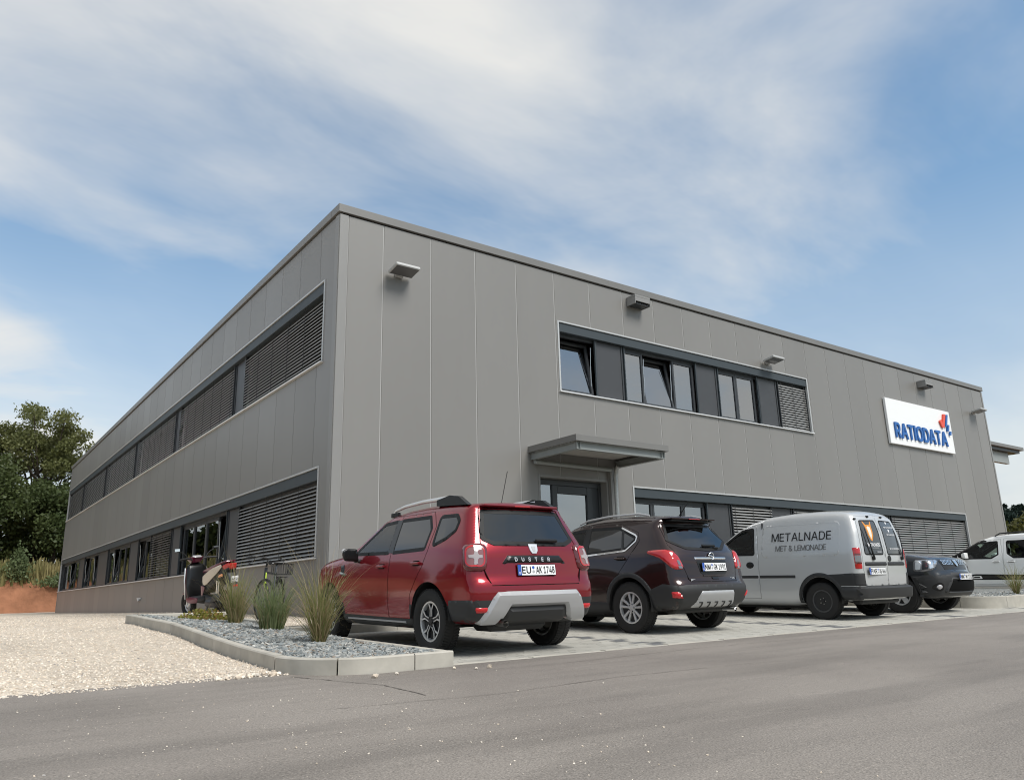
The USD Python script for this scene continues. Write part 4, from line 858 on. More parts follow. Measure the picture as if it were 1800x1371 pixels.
def common(c, t, body_m, wb, R, tw, rimr, track, style, floor=.26, arch_r=.40, steer=None, under=(-.6, None), clad_m='plastic'):
    """what every car has below and inside: floor, wheel housings, wheels, axle, steering wheel"""
    x1 = under[1] or wb+.6
    put('underbody', [bx(under[0], -.42, -.62, .62, floor+.05, floor+.22, .03), bx(.40, wb-.42, -.66, .66, floor-.03, floor+.14, .03), bx(wb+.40, x1, -.55, .55, floor+.0, floor+.2, .03), bx(-.42, .40, -.52, .52, floor+.18, floor+.5), bx(wb-.42, wb+.40, -.50, .50, floor+.18, floor+.55)], M['black'], t)
    hs = []
    for ax in (0, wb):
        for sg in (-1, 1):
            cyl = trimesh.creation.cylinder(arch_r+.005, .38, sections=40); cyl.apply_transform(trimesh.transformations.rotation_matrix(math.pi/2, [1,0,0])); cyl.apply_translation((ax, sg*(track-.09), R+.02)); k = (np.abs(cyl.face_normals[:,1]) < .5) | (cyl.face_normals[:,1]*sg < -.5); k &= cyl.triangles_center[:,2] > floor+.10
            cc = trimesh.Trimesh(cyl.vertices, cyl.faces[k][:, ::-1], process=False); cc.remove_unreferenced_vertices(); hs.append(cc)
    for hm in hs: put('wheel_housing', hm, M['black'], t)
    for ax in (0, wb):
        for sg in (1, -1): wheel(t, ax, sg*track, R, tw, rimr, style)
    put('axle', [tube([(0, -track+.1, R), (0, track-.1, R)], .035, 10)], M['black'], t)
    if steer:
        x, y, z = steer; a = np.linspace(0, 2*np.pi, 25); pts = np.c_[x+.06*np.sin(a), y+.19*np.cos(a), z+.18*np.sin(a)]; put('steering_wheel', [tube(pts, .016, 8, cap=False), tube([(x, y-.18, z), (x, y+.18, z)], .018, 6), tube([(x, y, z), (x+.25, y, z-.10)], .03, 8)], M['lining'], t)
        put('dashboard', bx(x+.14, x+.62, -.66, .66, z-.25, z+.03, .08), M['lining'], t)
def side_glass(c, t, polys_, mats, seal=.030, pname='side_window'):
    for pg, m in zip(polys_, mats):
        c.cut(pg.buffer(-.010), 90); c.cut(mir(pg).buffer(-.010), 270)
        ring = pg.buffer(.012).difference(pg.buffer(-seal))
        sl = c.decal(ring, 90, .003, .006, h=.035); gl = c.decal(pg.buffer(-.004), 90, .0012, .002, h=.05)
        for f_ in (lambda q: q, flip_y):
            g = put(pname, f_(gl), M[m], t, smooth=40); put('window_seal', f_(sl), M['seal'], g, smooth=40)
def panel_gap(c, t, pg, az=90, width=.0045, both=True, name='panel_gap', parent=None):
    ring = pg.buffer(width).difference(pg.buffer(-width*.2)) if isinstance(pg, Polygon) else pg.buffer(width*.6)
    m = c.decal(ring, az, .0012, .004, h=.04)
    put(name, m, M['gap'], parent or t, smooth=40)
    if both: put(name, flip_y(m), M['gap'], parent or t, smooth=40)
def pair(name, m, mt, t, smooth=35, sub=None):
    """left and right twin of a part; sub: list of (name, mesh, material) that belong to each"""
    for f_ in (lambda q: q, flip_y):
        p = put(name, f_(m), M[mt] if isinstance(mt, str) else mt, t, smooth=smooth)
        for (n2, m2, k2) in sub or []: put(n2, f_(m2), M[k2] if isinstance(k2, str) else k2, p, smooth=smooth)
def door_part(c, t, pg, windows, body_m, arch=None, handle=None, hm=None):
    for q in windows: pg = pg.difference(q.buffer(.014))
    for (ax, az, ar) in c.arches: pg = pg.difference(Point(ax, az).buffer(ar+.045, quad_segs=20))
    pg = pg.intersection(c.side.buffer(-.012)); pg = max(polys(pg), key=lambda q: q.area)
    m = c.decal(pg, 90, .0025, .004, h=.045); g = c.decal(pg.buffer(.0055).difference(pg.buffer(-.001)), 90, .0008, .004, h=.045)
    sub = [('panel_gap', g, 'gap')]
    if handle:
        hx, hz = handle; hb = bx(-.10, .10, -.012, .014, -.016, .016, .010); y = float(c.cast(np.array([[hx, hz]]), 90)[0]); hb.apply_translation((hx, y+.030, hz)); cup = c.decal(rr(hx-.085, hz-.030, hx+.085, hz+.030, .028), 90, .0032, .004, h=.02)
        ends = [bx(hx-.10, hx-.075, y-.01, y+.035, hz-.014, hz+.014, .006), bx(hx+.075, hx+.10, y-.01, y+.035, hz-.014, hz+.014, .006)]
        sub += [('handle', trimesh.util.concatenate([hb]+ends), hm or body_m), ('handle_cup', cup, 'gap')]
    pair('door', m, body_m, t, 40, sub)

# ------------------------------------------------------------------ red SUV
M['lens_cross'] = mat('lamp_cross_grey', (0.34,0.30,0.30), 0.15, coat=0.6)
M['lens_pink'] = mat('lamp_lens_grey_pink', (0.20,0.08,0.08), 0.10, coat=1.0)
def suv_red():
    body = paint('red_car_paint', (0.195,0.0045,0.011), 0.5)
    t = thing('parked_car', 'shiny red SUV with grey skid plate and dark spoked wheels, nearest the bed', 'car', mat4=ground_matrix(-0.22, -5.40, 90.4), group=None)
    wb, R = 2.674, .345
    out = [(-.62,.34),(-.74,.36),(-.80,.46),(-.835,.62),(-.815,.74),(-.775,.80),(-.760,.92),(-.735,1.06),(-.690,1.17),(-.60,1.34),(-.505,1.530),(-.50,1.585),(-.40,1.612),(0,1.638),(.5,1.648),(.95,1.632),(1.28,1.595),(1.50,1.535),(1.95,1.265),(2.22,1.135),(2.45,1.105),(2.9,1.06),(3.20,1.005),(3.36,.935),(3.41,.84),(3.44,.66),(3.44,.50),(3.40,.34),(3.25,.26),(2.9,.25),(2.0,.245),(.8,.245),(.3,.28),(-.3,.32)]
    prof = [(.20,.800),(.32,.845),(.45,.872),(.62,.892),(.80,.893),(.95,.880),(1.06,.862),(1.14,.838),(1.30,.775),(1.50,.690),(1.66,.625)]
    plan = [(-.86,.915),(-.70,.955),(-.45,.985),(-.1,1.0),(1.0,1.0),(2.2,1.0),(2.7,.99),(3.0,.965),(3.2,.92),(3.35,.86),(3.46,.78)]
    c = Car(out, prof, plan, [(0,R+.02,.405),(wb,R+.02,.405)], fillet=.085, bulge=(.045,.030,.12), haunch=.012)
    W1 = rp([(1.99,1.115),(1.40,1.488),(1.06,1.510),(1.015,1.105)], .03); W2 = rp([(.935,1.105),(.985,1.512),(.28,1.512),(.155,1.36),(.165,1.125)], .035); W3 = rp([(.02,1.150),(.055,1.50),(-.30,1.495),(-.385,1.42),(-.375,1.31),(-.23,1.225)], .045)
    RW = rp([(-.655,1.165),(.655,1.165),(.66,1.20),(.545,1.535),(-.545,1.535),(-.66,1.20),(-.655,1.165)], .03); RW = rp([(-.50,1.150),(.50,1.150),(.635,1.205),(.625,1.25),(.535,1.530),(-.535,1.530),(-.625,1.25),(-.635,1.205)], .025)
    WS = rp([(-.70,1.17),(.70,1.17),(.56,1.525),(-.56,1.525)], .04)
    side_glass(c, t, [W1, W2, W3], ['clear', 'tint', 'tint'])
    c.cut(RW.buffer(-.02), 180); c.cut(WS.buffer(-.02), 0)
    g = put('rear_window', c.decal(RW, 180, .004, .004, h=.06), M['tint'], t, smooth=40); put('window_seal', c.decal(RW.buffer(.010).difference(RW.buffer(-.035)), 180, .006, .006), M['seal'], g, smooth=40)
    g = put('windscreen', c.decal(WS, 0, .004, .004, h=.06), M['clear'], t, smooth=40); put('window_seal', c.decal(WS.buffer(.008).difference(WS.buffer(-.035)), 0, .006, .006), M['seal'], g, smooth=40)
    c.shell(body, t)
    D1 = Polygon([(2.18,.40),(2.12,.80),(2.10,1.10),(1.40,1.545),(1.0,1.56),(.965,.98),(.98,.36),(2.1,.35)]); D2 = Polygon([(.955,.36),(.945,.98),(.985,1.56),(.23,1.56),(.085,1.38),(.10,1.10),(.16,.95),(.42,.62),(.46,.36)])
    door_part(c, t, D1, [W1], body, handle=(1.15,.955)); door_part(c, t, D2, [W2], body, handle=(.30,.975))
    pair('pillar_trim', c.decal(Polygon([(1.045,1.11),(1.085,1.515),(.965,1.518),(.912,1.105)]).buffer(-.004), 90, .0045, .004), 'gloss_black', t)
    # black lower cladding, arches, sill
    sill = Polygon([(.40,.245),(2.26,.245),(2.26,.37),(.40,.355)]).intersection(c.side.buffer(-.002)); pair('sill_cladding', c.decal(max(polys(sill), key=lambda q: q.area), 90, .016, .02, bev=.02), 'plastic', t, sub=[('sill_strip', c.decal(rr(.55,.318,2.1,.334,.006), 90, .022, .01, h=.05), 'satin')])
    for ax in (0, wb):
        a = Point(ax, R+.02).buffer(.465, quad_segs=24).difference(Point(ax, R+.02).buffer(.407, quad_segs=24)).intersection(sbox(ax-.6, .30 if ax == 0 else .25, ax+.6, .52)).intersection(c.side.buffer(-.001))
        for q in polys(a): pair('arch_cladding', c.decal(q, 90, .010, .03, bev=.02), 'plastic', t)
    lowb = rp([(-.83,.58),(-.40,.575),(-.385,.37),(-.62,.345),(-.76,.36),(-.83,.45)], .02).intersection(c.side.buffer(-.004))
    pair('bumper_corner', c.decal(max(polys(lowb), key=lambda q: q.area), 90, .008, .03, bev=.02), 'plastic', t)
    put('rear_bumper', c.decal(rp([(-.80,.36),(.80,.36),(.83,.575),(-.83,.575)], .03), 180, .007, .05, bev=.02), M['plastic'], t)
    sk = rp([(-.74,.345),(-.50,.345),(-.44,.40),(-.385,.505),(.385,.505),(.44,.40),(.50,.345),(.74,.345),(.60,.60),(.545,.655),(-.545,.655),(-.60,.60)], .018)
    put('skid_plate', c.decal(sk, 180, .045, .09, bev=.03, h=.03), M['satin'], t)
    put('bumper_insert', c.decal(rp([(-.44,.325),(.44,.325),(.41,.47),(.34,.495),(-.34,.495),(-.41,.47)], .015), 180, .030, .06, bev=.015), M['plastic'], t)
    pair('reflector', c.decal(rp([(.265,.440),(.430,.445),(.445,.505),(.310,.510)], .012), 158, .014, .03, bev=.01, h=.018), 'reflector', t)
    # tailgate with garnish, badge, plate
    TG = Polygon([(-.60,.725),(.60,.725),(.70,.98),(.655,1.19),(.55,1.56),(-.55,1.56),(-.655,1.19),(-.70,.98)])
    ring = TG.buffer(.0045).difference(TG.buffer(-.003)); put('tailgate_gap', c.decal(ring, 180, .0015, .005, h=.035), M['gap'], t, smooth=40)
    gar = put('tailgate_garnish', c.decal(rp([(-.445,.945),(-.40,.945),(-.37,.955),(.37,.955),(.40,.945),(.445,.945),(.36,1.035),(-.36,1.035)], .008), 180, .022, .02, bev=.012, h=.025), M['gloss_black'], t)
    x0 = float(-c.cast(np.array([[0., .995]]), 180)[0]); tl = 13
    for wl in ([place_text(text2d(ch, .042, None, True), (-float(c.cast(np.array([[.27-.09*k, .993]]), 180)[0])-.022, .27-.09*k, .993), 180, 14) for k, ch in enumerate('DUSTER')]): put('letter', wl, M['alloy'], gar, smooth=False)
    sh = Polygon([(-.062,1.155),(.062,1.155),(.050,1.085),(.028,1.055),(-.028,1.055),(-.050,1.085)]); em = put('emblem', c.decal(sh, 180, .010, .01, h=.02), M['alloy'], t); put('emblem_inset', c.decal(Polygon([(-.028,1.128),(.028,1.128),(.016,1.078),(-.016,1.078)]), 180, .0125, .005, h=.02), M['satin'], em)
    number_plate(t, (-float(c.cast(np.array([[0., .885]]), 180)[0])-.010, 0, .878), 180, 8, 'EU', 'AK 1748')
    # tail lights wrap the corner
    tlp = rr(-.128, .872, .128, 1.158, .06); o, u, v = c.axes(150)
    ctr = np.array([-.70, .735, 0])@u; tlp = affinity.translate(tlp, ctr, 0)
    pair('tail_light', c.decal(tlp, 150, .030, .05, bev=.035, h=.022), 'lens_dark', t, sub=[('light_square', c.decal(affinity.translate(rr(-.080, .925, .080, 1.110, .045), ctr, 0), 150, .0335, .01, h=.022), 'lens_pink'),
        ('light_cross', c.decal(shapely.union_all([affinity.translate(rr(-.017, .940, .017, 1.098, .010), ctr, 0), affinity.translate(rr(-.066, 1.002, .066, 1.034, .010), ctr, 0), affinity.translate(Point(0,1.018).buffer(.034), ctr, 0)]), 150, .0375, .01, h=.016), 'lens_cross'),
        ('light_bezel', c.decal(affinity.translate(rr(-.092, .912, .092, 1.124, .055).difference(rr(-.078, .928, .078, 1.108, .045)), ctr, 0), 150, .0365, .01, h=.02), 'lens_red')])
    # spoiler, wiper, roof rails, antenna, mirrors
    put('roof_spoiler', [bx(-.585, -.42, -.53, .53, 1.572, 1.602, .014)], body, t); put('high_brake_light', bx(-.590, -.575, -.11, .11, 1.578, 1.594, .003), M['lens_red'], t)
    wx = float(-c.cast(np.array([[0., 1.20]]), 180)[0]); wb_ = put('rear_wiper', [bx(-.035, .0, -.16, .16, -.016, .022, .014)], M['gloss_black'], t); UsdGeom.Xformable(wb_).AddTranslateOp().Set(Gf.Vec3d(wx-.012, -.20, 1.195))
    for sg in (1, -1):
        pts = [(1.42, sg*.60, 1.600), (1.30, sg*.605, 1.655), (1.05, sg*.61, 1.690), (.6, sg*.612, 1.712), (.1, sg*.61, 1.712), (-.08, sg*.605, 1.705)]
        p = put('roof_rail', tube(pts, [.012,.020,.022,.024,.026,.026], 10), M['alloy'], t, smooth=50)
        put('rail_foot', trimesh.convex.convex_hull(np.array([(x_, sg*.61+dy, z_) for x_, z_ in ((-.42,1.60),(-.22,1.712),(-.03,1.735),(.25,1.70),(.25,1.63)) for dy in (-.028,.028)])), M['gloss_black'], p); put('rail_foot', bx(1.22, 1.42, sg*.605-.02, sg*.605+.02, 1.57, 1.63, .008), M['gloss_black'], p)
        mirror_part(t, 1.80, sg*.885, 1.115, body if 0 else M['gloss_black'], sg)
        put('mirror_cap', bx(1.84, 1.885, sg*.93, sg*1.10, 1.13, 1.19, .02), M['satin'], t)
    ant = put('antenna', [tube([(-.22, .02, 1.605), (-.20, .02, 1.655)], [.02, .010], 8), tube([(-.20, .02, 1.65), (-.33, .02, 2.02)], .0042, 6)], M['black'], t)
    pair('fender_vent', c.decal(rp([(2.24,1.00),(2.36,.98),(2.30,.86),(2.20,.84)], .01), 90, .008, .01, bev=.006, h=.02), 'gloss_black', t, sub=[('vent_strip', c.decal(rp([(2.15,.88),(2.33,.905),(2.33,.885),(2.15,.855)], .004), 90, .014, .008, h=.02), 'chrome')])
    pair('headlight', c.decal(affinity.translate(rr(-.22, .86, .20, 1.00, .04), (np.array([3.28,.62,0])@c.axes(40)[1]), 0), 40, .006, .02, bev=.02), 'lens_clear', t)
    put('grille', c.decal(rr(-.52,.76,.52,.93,.03), 0, .006, .02), M['gloss_black'], t); put('front_bumper', c.decal(rp([(-.68,.32),(.68,.32),(.70,.56),(-.70,.56)], .03), 0, .010, .03, bev=.02), M['plastic'], t)
    e = tube([(-.60, .40, .335), (-.80, .41, .33)], .036, 14, cap=False); put('exhaust_tip', [e, tube([(-.70, .405, .3325), (-.70, .405, .3325+1e-4), (-.71, .405, .3325)], .03, 10)], M['copper'], t)
    put('exhaust_box', bx(-.62, -.25, -.30, .50, .24, .38, .05), M['black'], t)
    common(c, t, body, wb, R, .215, .232, .785, 'black5', floor=.26, arch_r=.405, steer=(1.55, .36, 1.0), under=(-.68, 3.3)); seats(t, (1.05, .15), (.36, -.36))
    return c, t
suv_red()

# ------------------------------------------------------------------ dark brown compact SUV
def suv_brown():
    body = paint('brown_car_paint', (0.020,0.0085,0.0075), 0.5)
    t = thing('parked_car', 'dark brown compact SUV with chrome strip and silver ten spoke wheels', 'car', mat4=ground_matrix(3.36, -4.86, 91.5))
    wb, R = 2.555, .35
    out = [(-.50,.31),(-.66,.33),(-.78,.42),(-.83,.56),(-.815,.66),(-.765,.72),(-.745,.86),(-.725,.98),(-.680,1.10),(-.60,1.20),(-.35,1.515),(-.42,1.555),(-.40,1.59),(-.15,1.622),(.3,1.655),(.8,1.655),(1.2,1.61),(1.45,1.545),(2.0,1.22),(2.2,1.115),(2.5,1.06),(2.9,.995),(3.18,.915),(3.34,.80),(3.40,.62),(3.40,.45),(3.33,.30),(3.15,.24),(2.0,.225),(.6,.225),(.3,.26),(-.3,.30)]
    prof = [(.20,.80),(.32,.845),(.48,.875),(.66,.890),(.84,.885),(.98,.868),(1.08,.845),(1.16,.80),(1.35,.715),(1.55,.615),(1.66,.565)]
    plan = [(-.85,.86),(-.74,.895),(-.55,.945),(-.25,.985),(.1,1.0),(1.8,1.0),(2.4,.985),(2.8,.955),(3.1,.90),(3.3,.82),(3.41,.70)]
    c = Car(out, prof, plan, [(0,R+.015,.405),(wb,R+.015,.405)], fillet=.10, bulge=(.085,.030,.14), haunch=.020)
    W1 = rp([(1.93,1.135),(1.38,1.475),(1.06,1.495),(1.00,1.105)], .03); W2 = rp([(.925,1.105),(.985,1.500),(.36,1.495),(-.02,1.345),(-.05,1.30),(.10,1.165)], .03)
    RW = rp([(-.40,1.145),(0,1.125),(.40,1.145),(.655,1.265),(.60,1.33),(.50,1.50),(-.50,1.50),(-.60,1.33),(-.655,1.265)], .025)
    WS = rp([(-.70,1.15),(.70,1.15),(.55,1.50),(-.55,1.50)], .04)
    side_glass(c, t, [W1, W2], ['clear', 'tint'])
    c.cut(RW.buffer(-.02), 180); c.cut(WS.buffer(-.02), 0)
    g = put('rear_window', c.decal(RW, 180, .004, .004, h=.06), M['tint'], t, smooth=40); put('window_seal', c.decal(RW.buffer(.008).difference(RW.buffer(-.03)), 180, .006, .006), M['seal'], g, smooth=40)
    g = put('windscreen', c.decal(WS, 0, .004, .004, h=.06), M['clear'], t, smooth=40); put('window_seal', c.decal(WS.buffer(.008).difference(WS.buffer(-.03)), 0, .006, .006), M['seal'], g, smooth=40)
    c.shell(body, t)
    D1 = Polygon([(2.10,.38),(2.04,.80),(2.02,1.10),(1.36,1.53),(1.0,1.545),(.955,.98),(.965,.34),(2.0,.34)]); D2 = Polygon([(.945,.34),(.935,.98),(.985,1.545),(.34,1.54),(-.06,1.40),(-.12,1.28),(.02,1.02),(.20,.80),(.44,.58),(.46,.34)])
    door_part(c, t, D1, [W1], body, handle=(1.16,.985)); door_part(c, t, D2, [W2], body, handle=(.16,1.035))
    pair('pillar_trim', c.decal(Polygon([(1.035,1.11),(1.085,1.50),(.965,1.505),(.905,1.11)]), 90, .0045, .004), 'gloss_black', t)
    ch = LineString([(1.96,1.115),(1.0,1.085),(.10,1.143),(-.055,1.275),(-.060,1.335),(-.02,1.365),(.30,1.485)]).buffer(.011, cap_style=2); pair('chrome_strip', c.decal(ch, 90, .009, .008, h=.03), 'chrome', t)
    pair('window_divider', c.decal(LineString([(.16,1.14),(.27,1.48)]).buffer(.022, cap_style=2), 90, .0040, .004), 'gloss_black', t)
    # black lower band
    sill = Polygon([(.38,.22),(2.18,.22),(2.18,.42),(.38,.42)]).intersection(c.side.buffer(-.002)); pair('sill_cladding', c.decal(max(polys(sill), key=lambda q: q.area), 90, .014, .02, bev=.02), 'plastic', t)
    for ax in (0, wb):
        a = Point(ax, R+.015).buffer(.475, quad_segs=24).difference(Point(ax, R+.015).buffer(.407, quad_segs=24)).intersection(sbox(ax-.6, .27, ax+.6, 1.2)).intersection(c.side.buffer(-.001))
        for q in polys(a): pair('arch_cladding', c.decal(q, 90, .012, .03, bev=.02, h=.03), 'plastic', t)
    lowb = Polygon([(-.84,.645),(-.60,.675),(-.40,.60),(-.375,.33),(-.5,.31),(-.66,.33),(-.78,.42)]).intersection(c.side.buffer(-.003)); pair('bumper_corner', c.decal(max(polys(lowb), key=lambda q: q.area), 90, .008, .03, bev=.02), 'plastic', t)
    put('rear_bumper', c.decal(rp([(-.62,.325),(.62,.325),(.74,.45),(.76,.64),(.60,.660),(-.60,.660),(-.76,.64),(-.74,.45)], .03), 180, .012, .05, bev=.03), M['plastic'], t)
    sk = put('skid_plate', c.decal(rp([(-.46,.355),(.46,.355),(.37,.56),(.33,.585),(-.33,.585),(-.37,.56)], .03), 180, .028, .05, bev=.02), M['satin'], t)
    for k in range(5):
        y = -.32+.16*k; put('skid_rib', c.decal(rp([(y-.045,.375),(y-.03,.375),(y-.01,.425),(y+.05,.428),(y+.05,.440),(y-.02,.440)], .003), 180, .034, .01, h=.02), M['plastic'], sk)
    pair('reflector', c.decal(rp([(.475,.475),(.62,.490),(.635,.575),(.53,.56)], .012), 168, .024, .03, bev=.01, h=.02), 'reflector', t)
    TG = Polygon([(-.50,.70),(.50,.70),(.585,.93),(.665,1.20),(.56,1.54),(-.56,1.54),(-.665,1.20),(-.585,.93)])
    put('tailgate_gap', c.decal(TG.buffer(.0045).difference(TG.buffer(-.003)), 180, .0015, .005, h=.035), M['gap'], t, smooth=40)
    X = lambda y, z: -float(c.cast(np.array([[y, z]]), 180)[0])
    cs = put('chrome_bar', c.decal(rr(-.34,1.000,.34,1.030,.010), 180, .020, .02, bev=.01, h=.03), M['chrome'], t)
    put('plate_recess', c.decal(rp([(-.325,.985),(.325,.985),(.285,.815),(.24,.795),(-.24,.795),(-.285,.815)], .02), 180, .004, .01), M['gloss_black'], t); put('recess_strip', c.decal(rr(-.24,.772,.24,.790,.008), 180, .012, .01, h=.03), body, t)
    number_plate(t, (X(0,.90)-.012, 0, .895), 180, 6, 'NM', 'GK 1991')
    a = np.linspace(0, 2*np.pi, 29); ex = X(0, 1.045)-.022
    em = put('emblem', [tube(np.c_[np.full(29, ex), .050*np.cos(a), 1.045+.050*np.sin(a)], .0075, 8, cap=False), tube([(ex, .068, 1.052), (ex, .010, 1.050), (ex, -.010, 1.040), (ex, -.068, 1.038)], [.003,.010,.010,.003], 6)], M['chrome'], t, smooth=50); put('emblem_disc', c.decal(Point(0,1.045).buffer(.046), 180, .012, .01, h=.03), M['gloss_black'], em)
    put('tailgate_lettering', place_text(text2d('MOKKA', .030, .19, True), (X(.43,.735)-.004, .40, .722), 180, 6), M['alloy'], t, smooth=False); put('tailgate_lettering', place_text(text2d('4x4', .024, .10, True), (X(-.42,.745)-.004, -.42, .740), 180, 6), M['alloy'], t, smooth=False)
    put('tailgate_handle', c.decal(rr(-.07,.725,.07,.755,.01), 180, .010, .01, h=.02), M['gloss_black'], t)
    # tail lights
    o, u, v = c.axes(140); C = np.array([-.60, .76, 0])@u
    tl = affinity.translate(rp([(-.235,.985),(-.175,.865),(-.03,.83),(.03,.90),(.12,1.03),(.21,1.085),(.20,1.115),(.08,1.125),(-.12,1.095),(-.215,1.03)], .02), C, 0)
    tl = affinity.translate(rp([(.235,1.100),(.20,1.130),(.0,1.140),(-.12,1.115),(-.19,1.04),(-.250,.900),(-.235,.868),(-.13,.862),(-.06,.895),(.07,1.02)], .016), C, 0)
    pair('tail_light', c.decal(tl, 140, .024, .04, bev=.03, h=.022), 'lens_red', t, sub=[('clear_lens', c.decal(affinity.translate(rp([(-.14,.985),(-.175,.985),(-.205,.92),(-.165,.92)], .006), C, 0), 140, .0275, .01, h=.02), 'lens_smoke'), ('clear_lens', c.decal(affinity.translate(rp([(-.155,.910),(-.205,.910),(-.228,.876),(-.17,.876)], .006), C, 0), 140, .0275, .01, h=.02), 'lens_smoke')])
    put('roof_spoiler', trimesh.convex.convex_hull(np.array([(x_, y_, z_) for x_, yy, z_ in ((-.20,.50,1.60),(-.20,.50,1.625),(-.53,.48,1.575),(-.535,.48,1.590),(-.30,.54,1.585)) for y_ in (-yy, yy)])), body, t); put('spoiler_underside', bx(-.50, -.36, -.46, .46, 1.545, 1.572, .01), M['gloss_black'], t); put('high_brake_light', bx(-.545, -.53, -.12, .12, 1.576, 1.588, .002), M['lens_red'], t)
    wp_ = put('rear_wiper', [bx(-.035, .0, -.20, .10, -.012, .032, .016), bx(-.04, 0, -.26, -.15, -.04, .0, .015)], M['gloss_black'], t); UsdGeom.Xformable(wp_).AddTranslateOp().Set(Gf.Vec3d(X(0,1.18)-.008, -.02, 1.185))
    for sg in (1, -1):
        put('roof_rail', tube([(1.30, sg*.585, 1.585), (1.1, sg*.59, 1.640), (.6, sg*.60, 1.675), (0, sg*.595, 1.675), (-.20, sg*.58, 1.640)], [.012,.016,.018,.018,.012], 8), M['satin'], t, smooth=50); mirror_part(t, 1.76, sg*.885, 1.12, body, sg)
    put('antenna', [bx(-.36, -.20, -.03, .03, 1.60, 1.648, .015), tube([(-.26, 0, 1.645), (-.45, 0, 1.84)], [.010,.004], 6)], M['black'], t)
    e = tube([(-.55, -.45, .315), (-.80, -.46, .31)], .036, 14, cap=False); put('exhaust_tip', [e, tube([(-.70, -.455, .312), (-.71, -.455, .312)], .032, 10)], M['chrome'], t)
    pair('headlight', c.decal(affinity.translate(rp([(-.22,.80),(.18,.78),(.20,.92),(-.24,.98)], .03), np.array([3.15,.66,0])@c.axes(45)[1], 0), 45, .006, .02, bev=.02), 'lens_clear', t); put('grille', c.decal(rr(-.50,.66,.50,.85,.05), 0, .006, .02), M['gloss_black'], t); put('front_bumper', c.decal(rp([(-.62,.30),(.62,.30),(.66,.50),(-.66,.50)], .03), 0, .010, .03, bev=.02), M['plastic'], t)
    common(c, t, body, wb, R, .215, .236, .778, 'multi', floor=.22, arch_r=.405, steer=(1.5, .36, .98), under=(-.6, 3.2)); seats(t, (1.02, .12), (.36, -.36))
suv_brown()

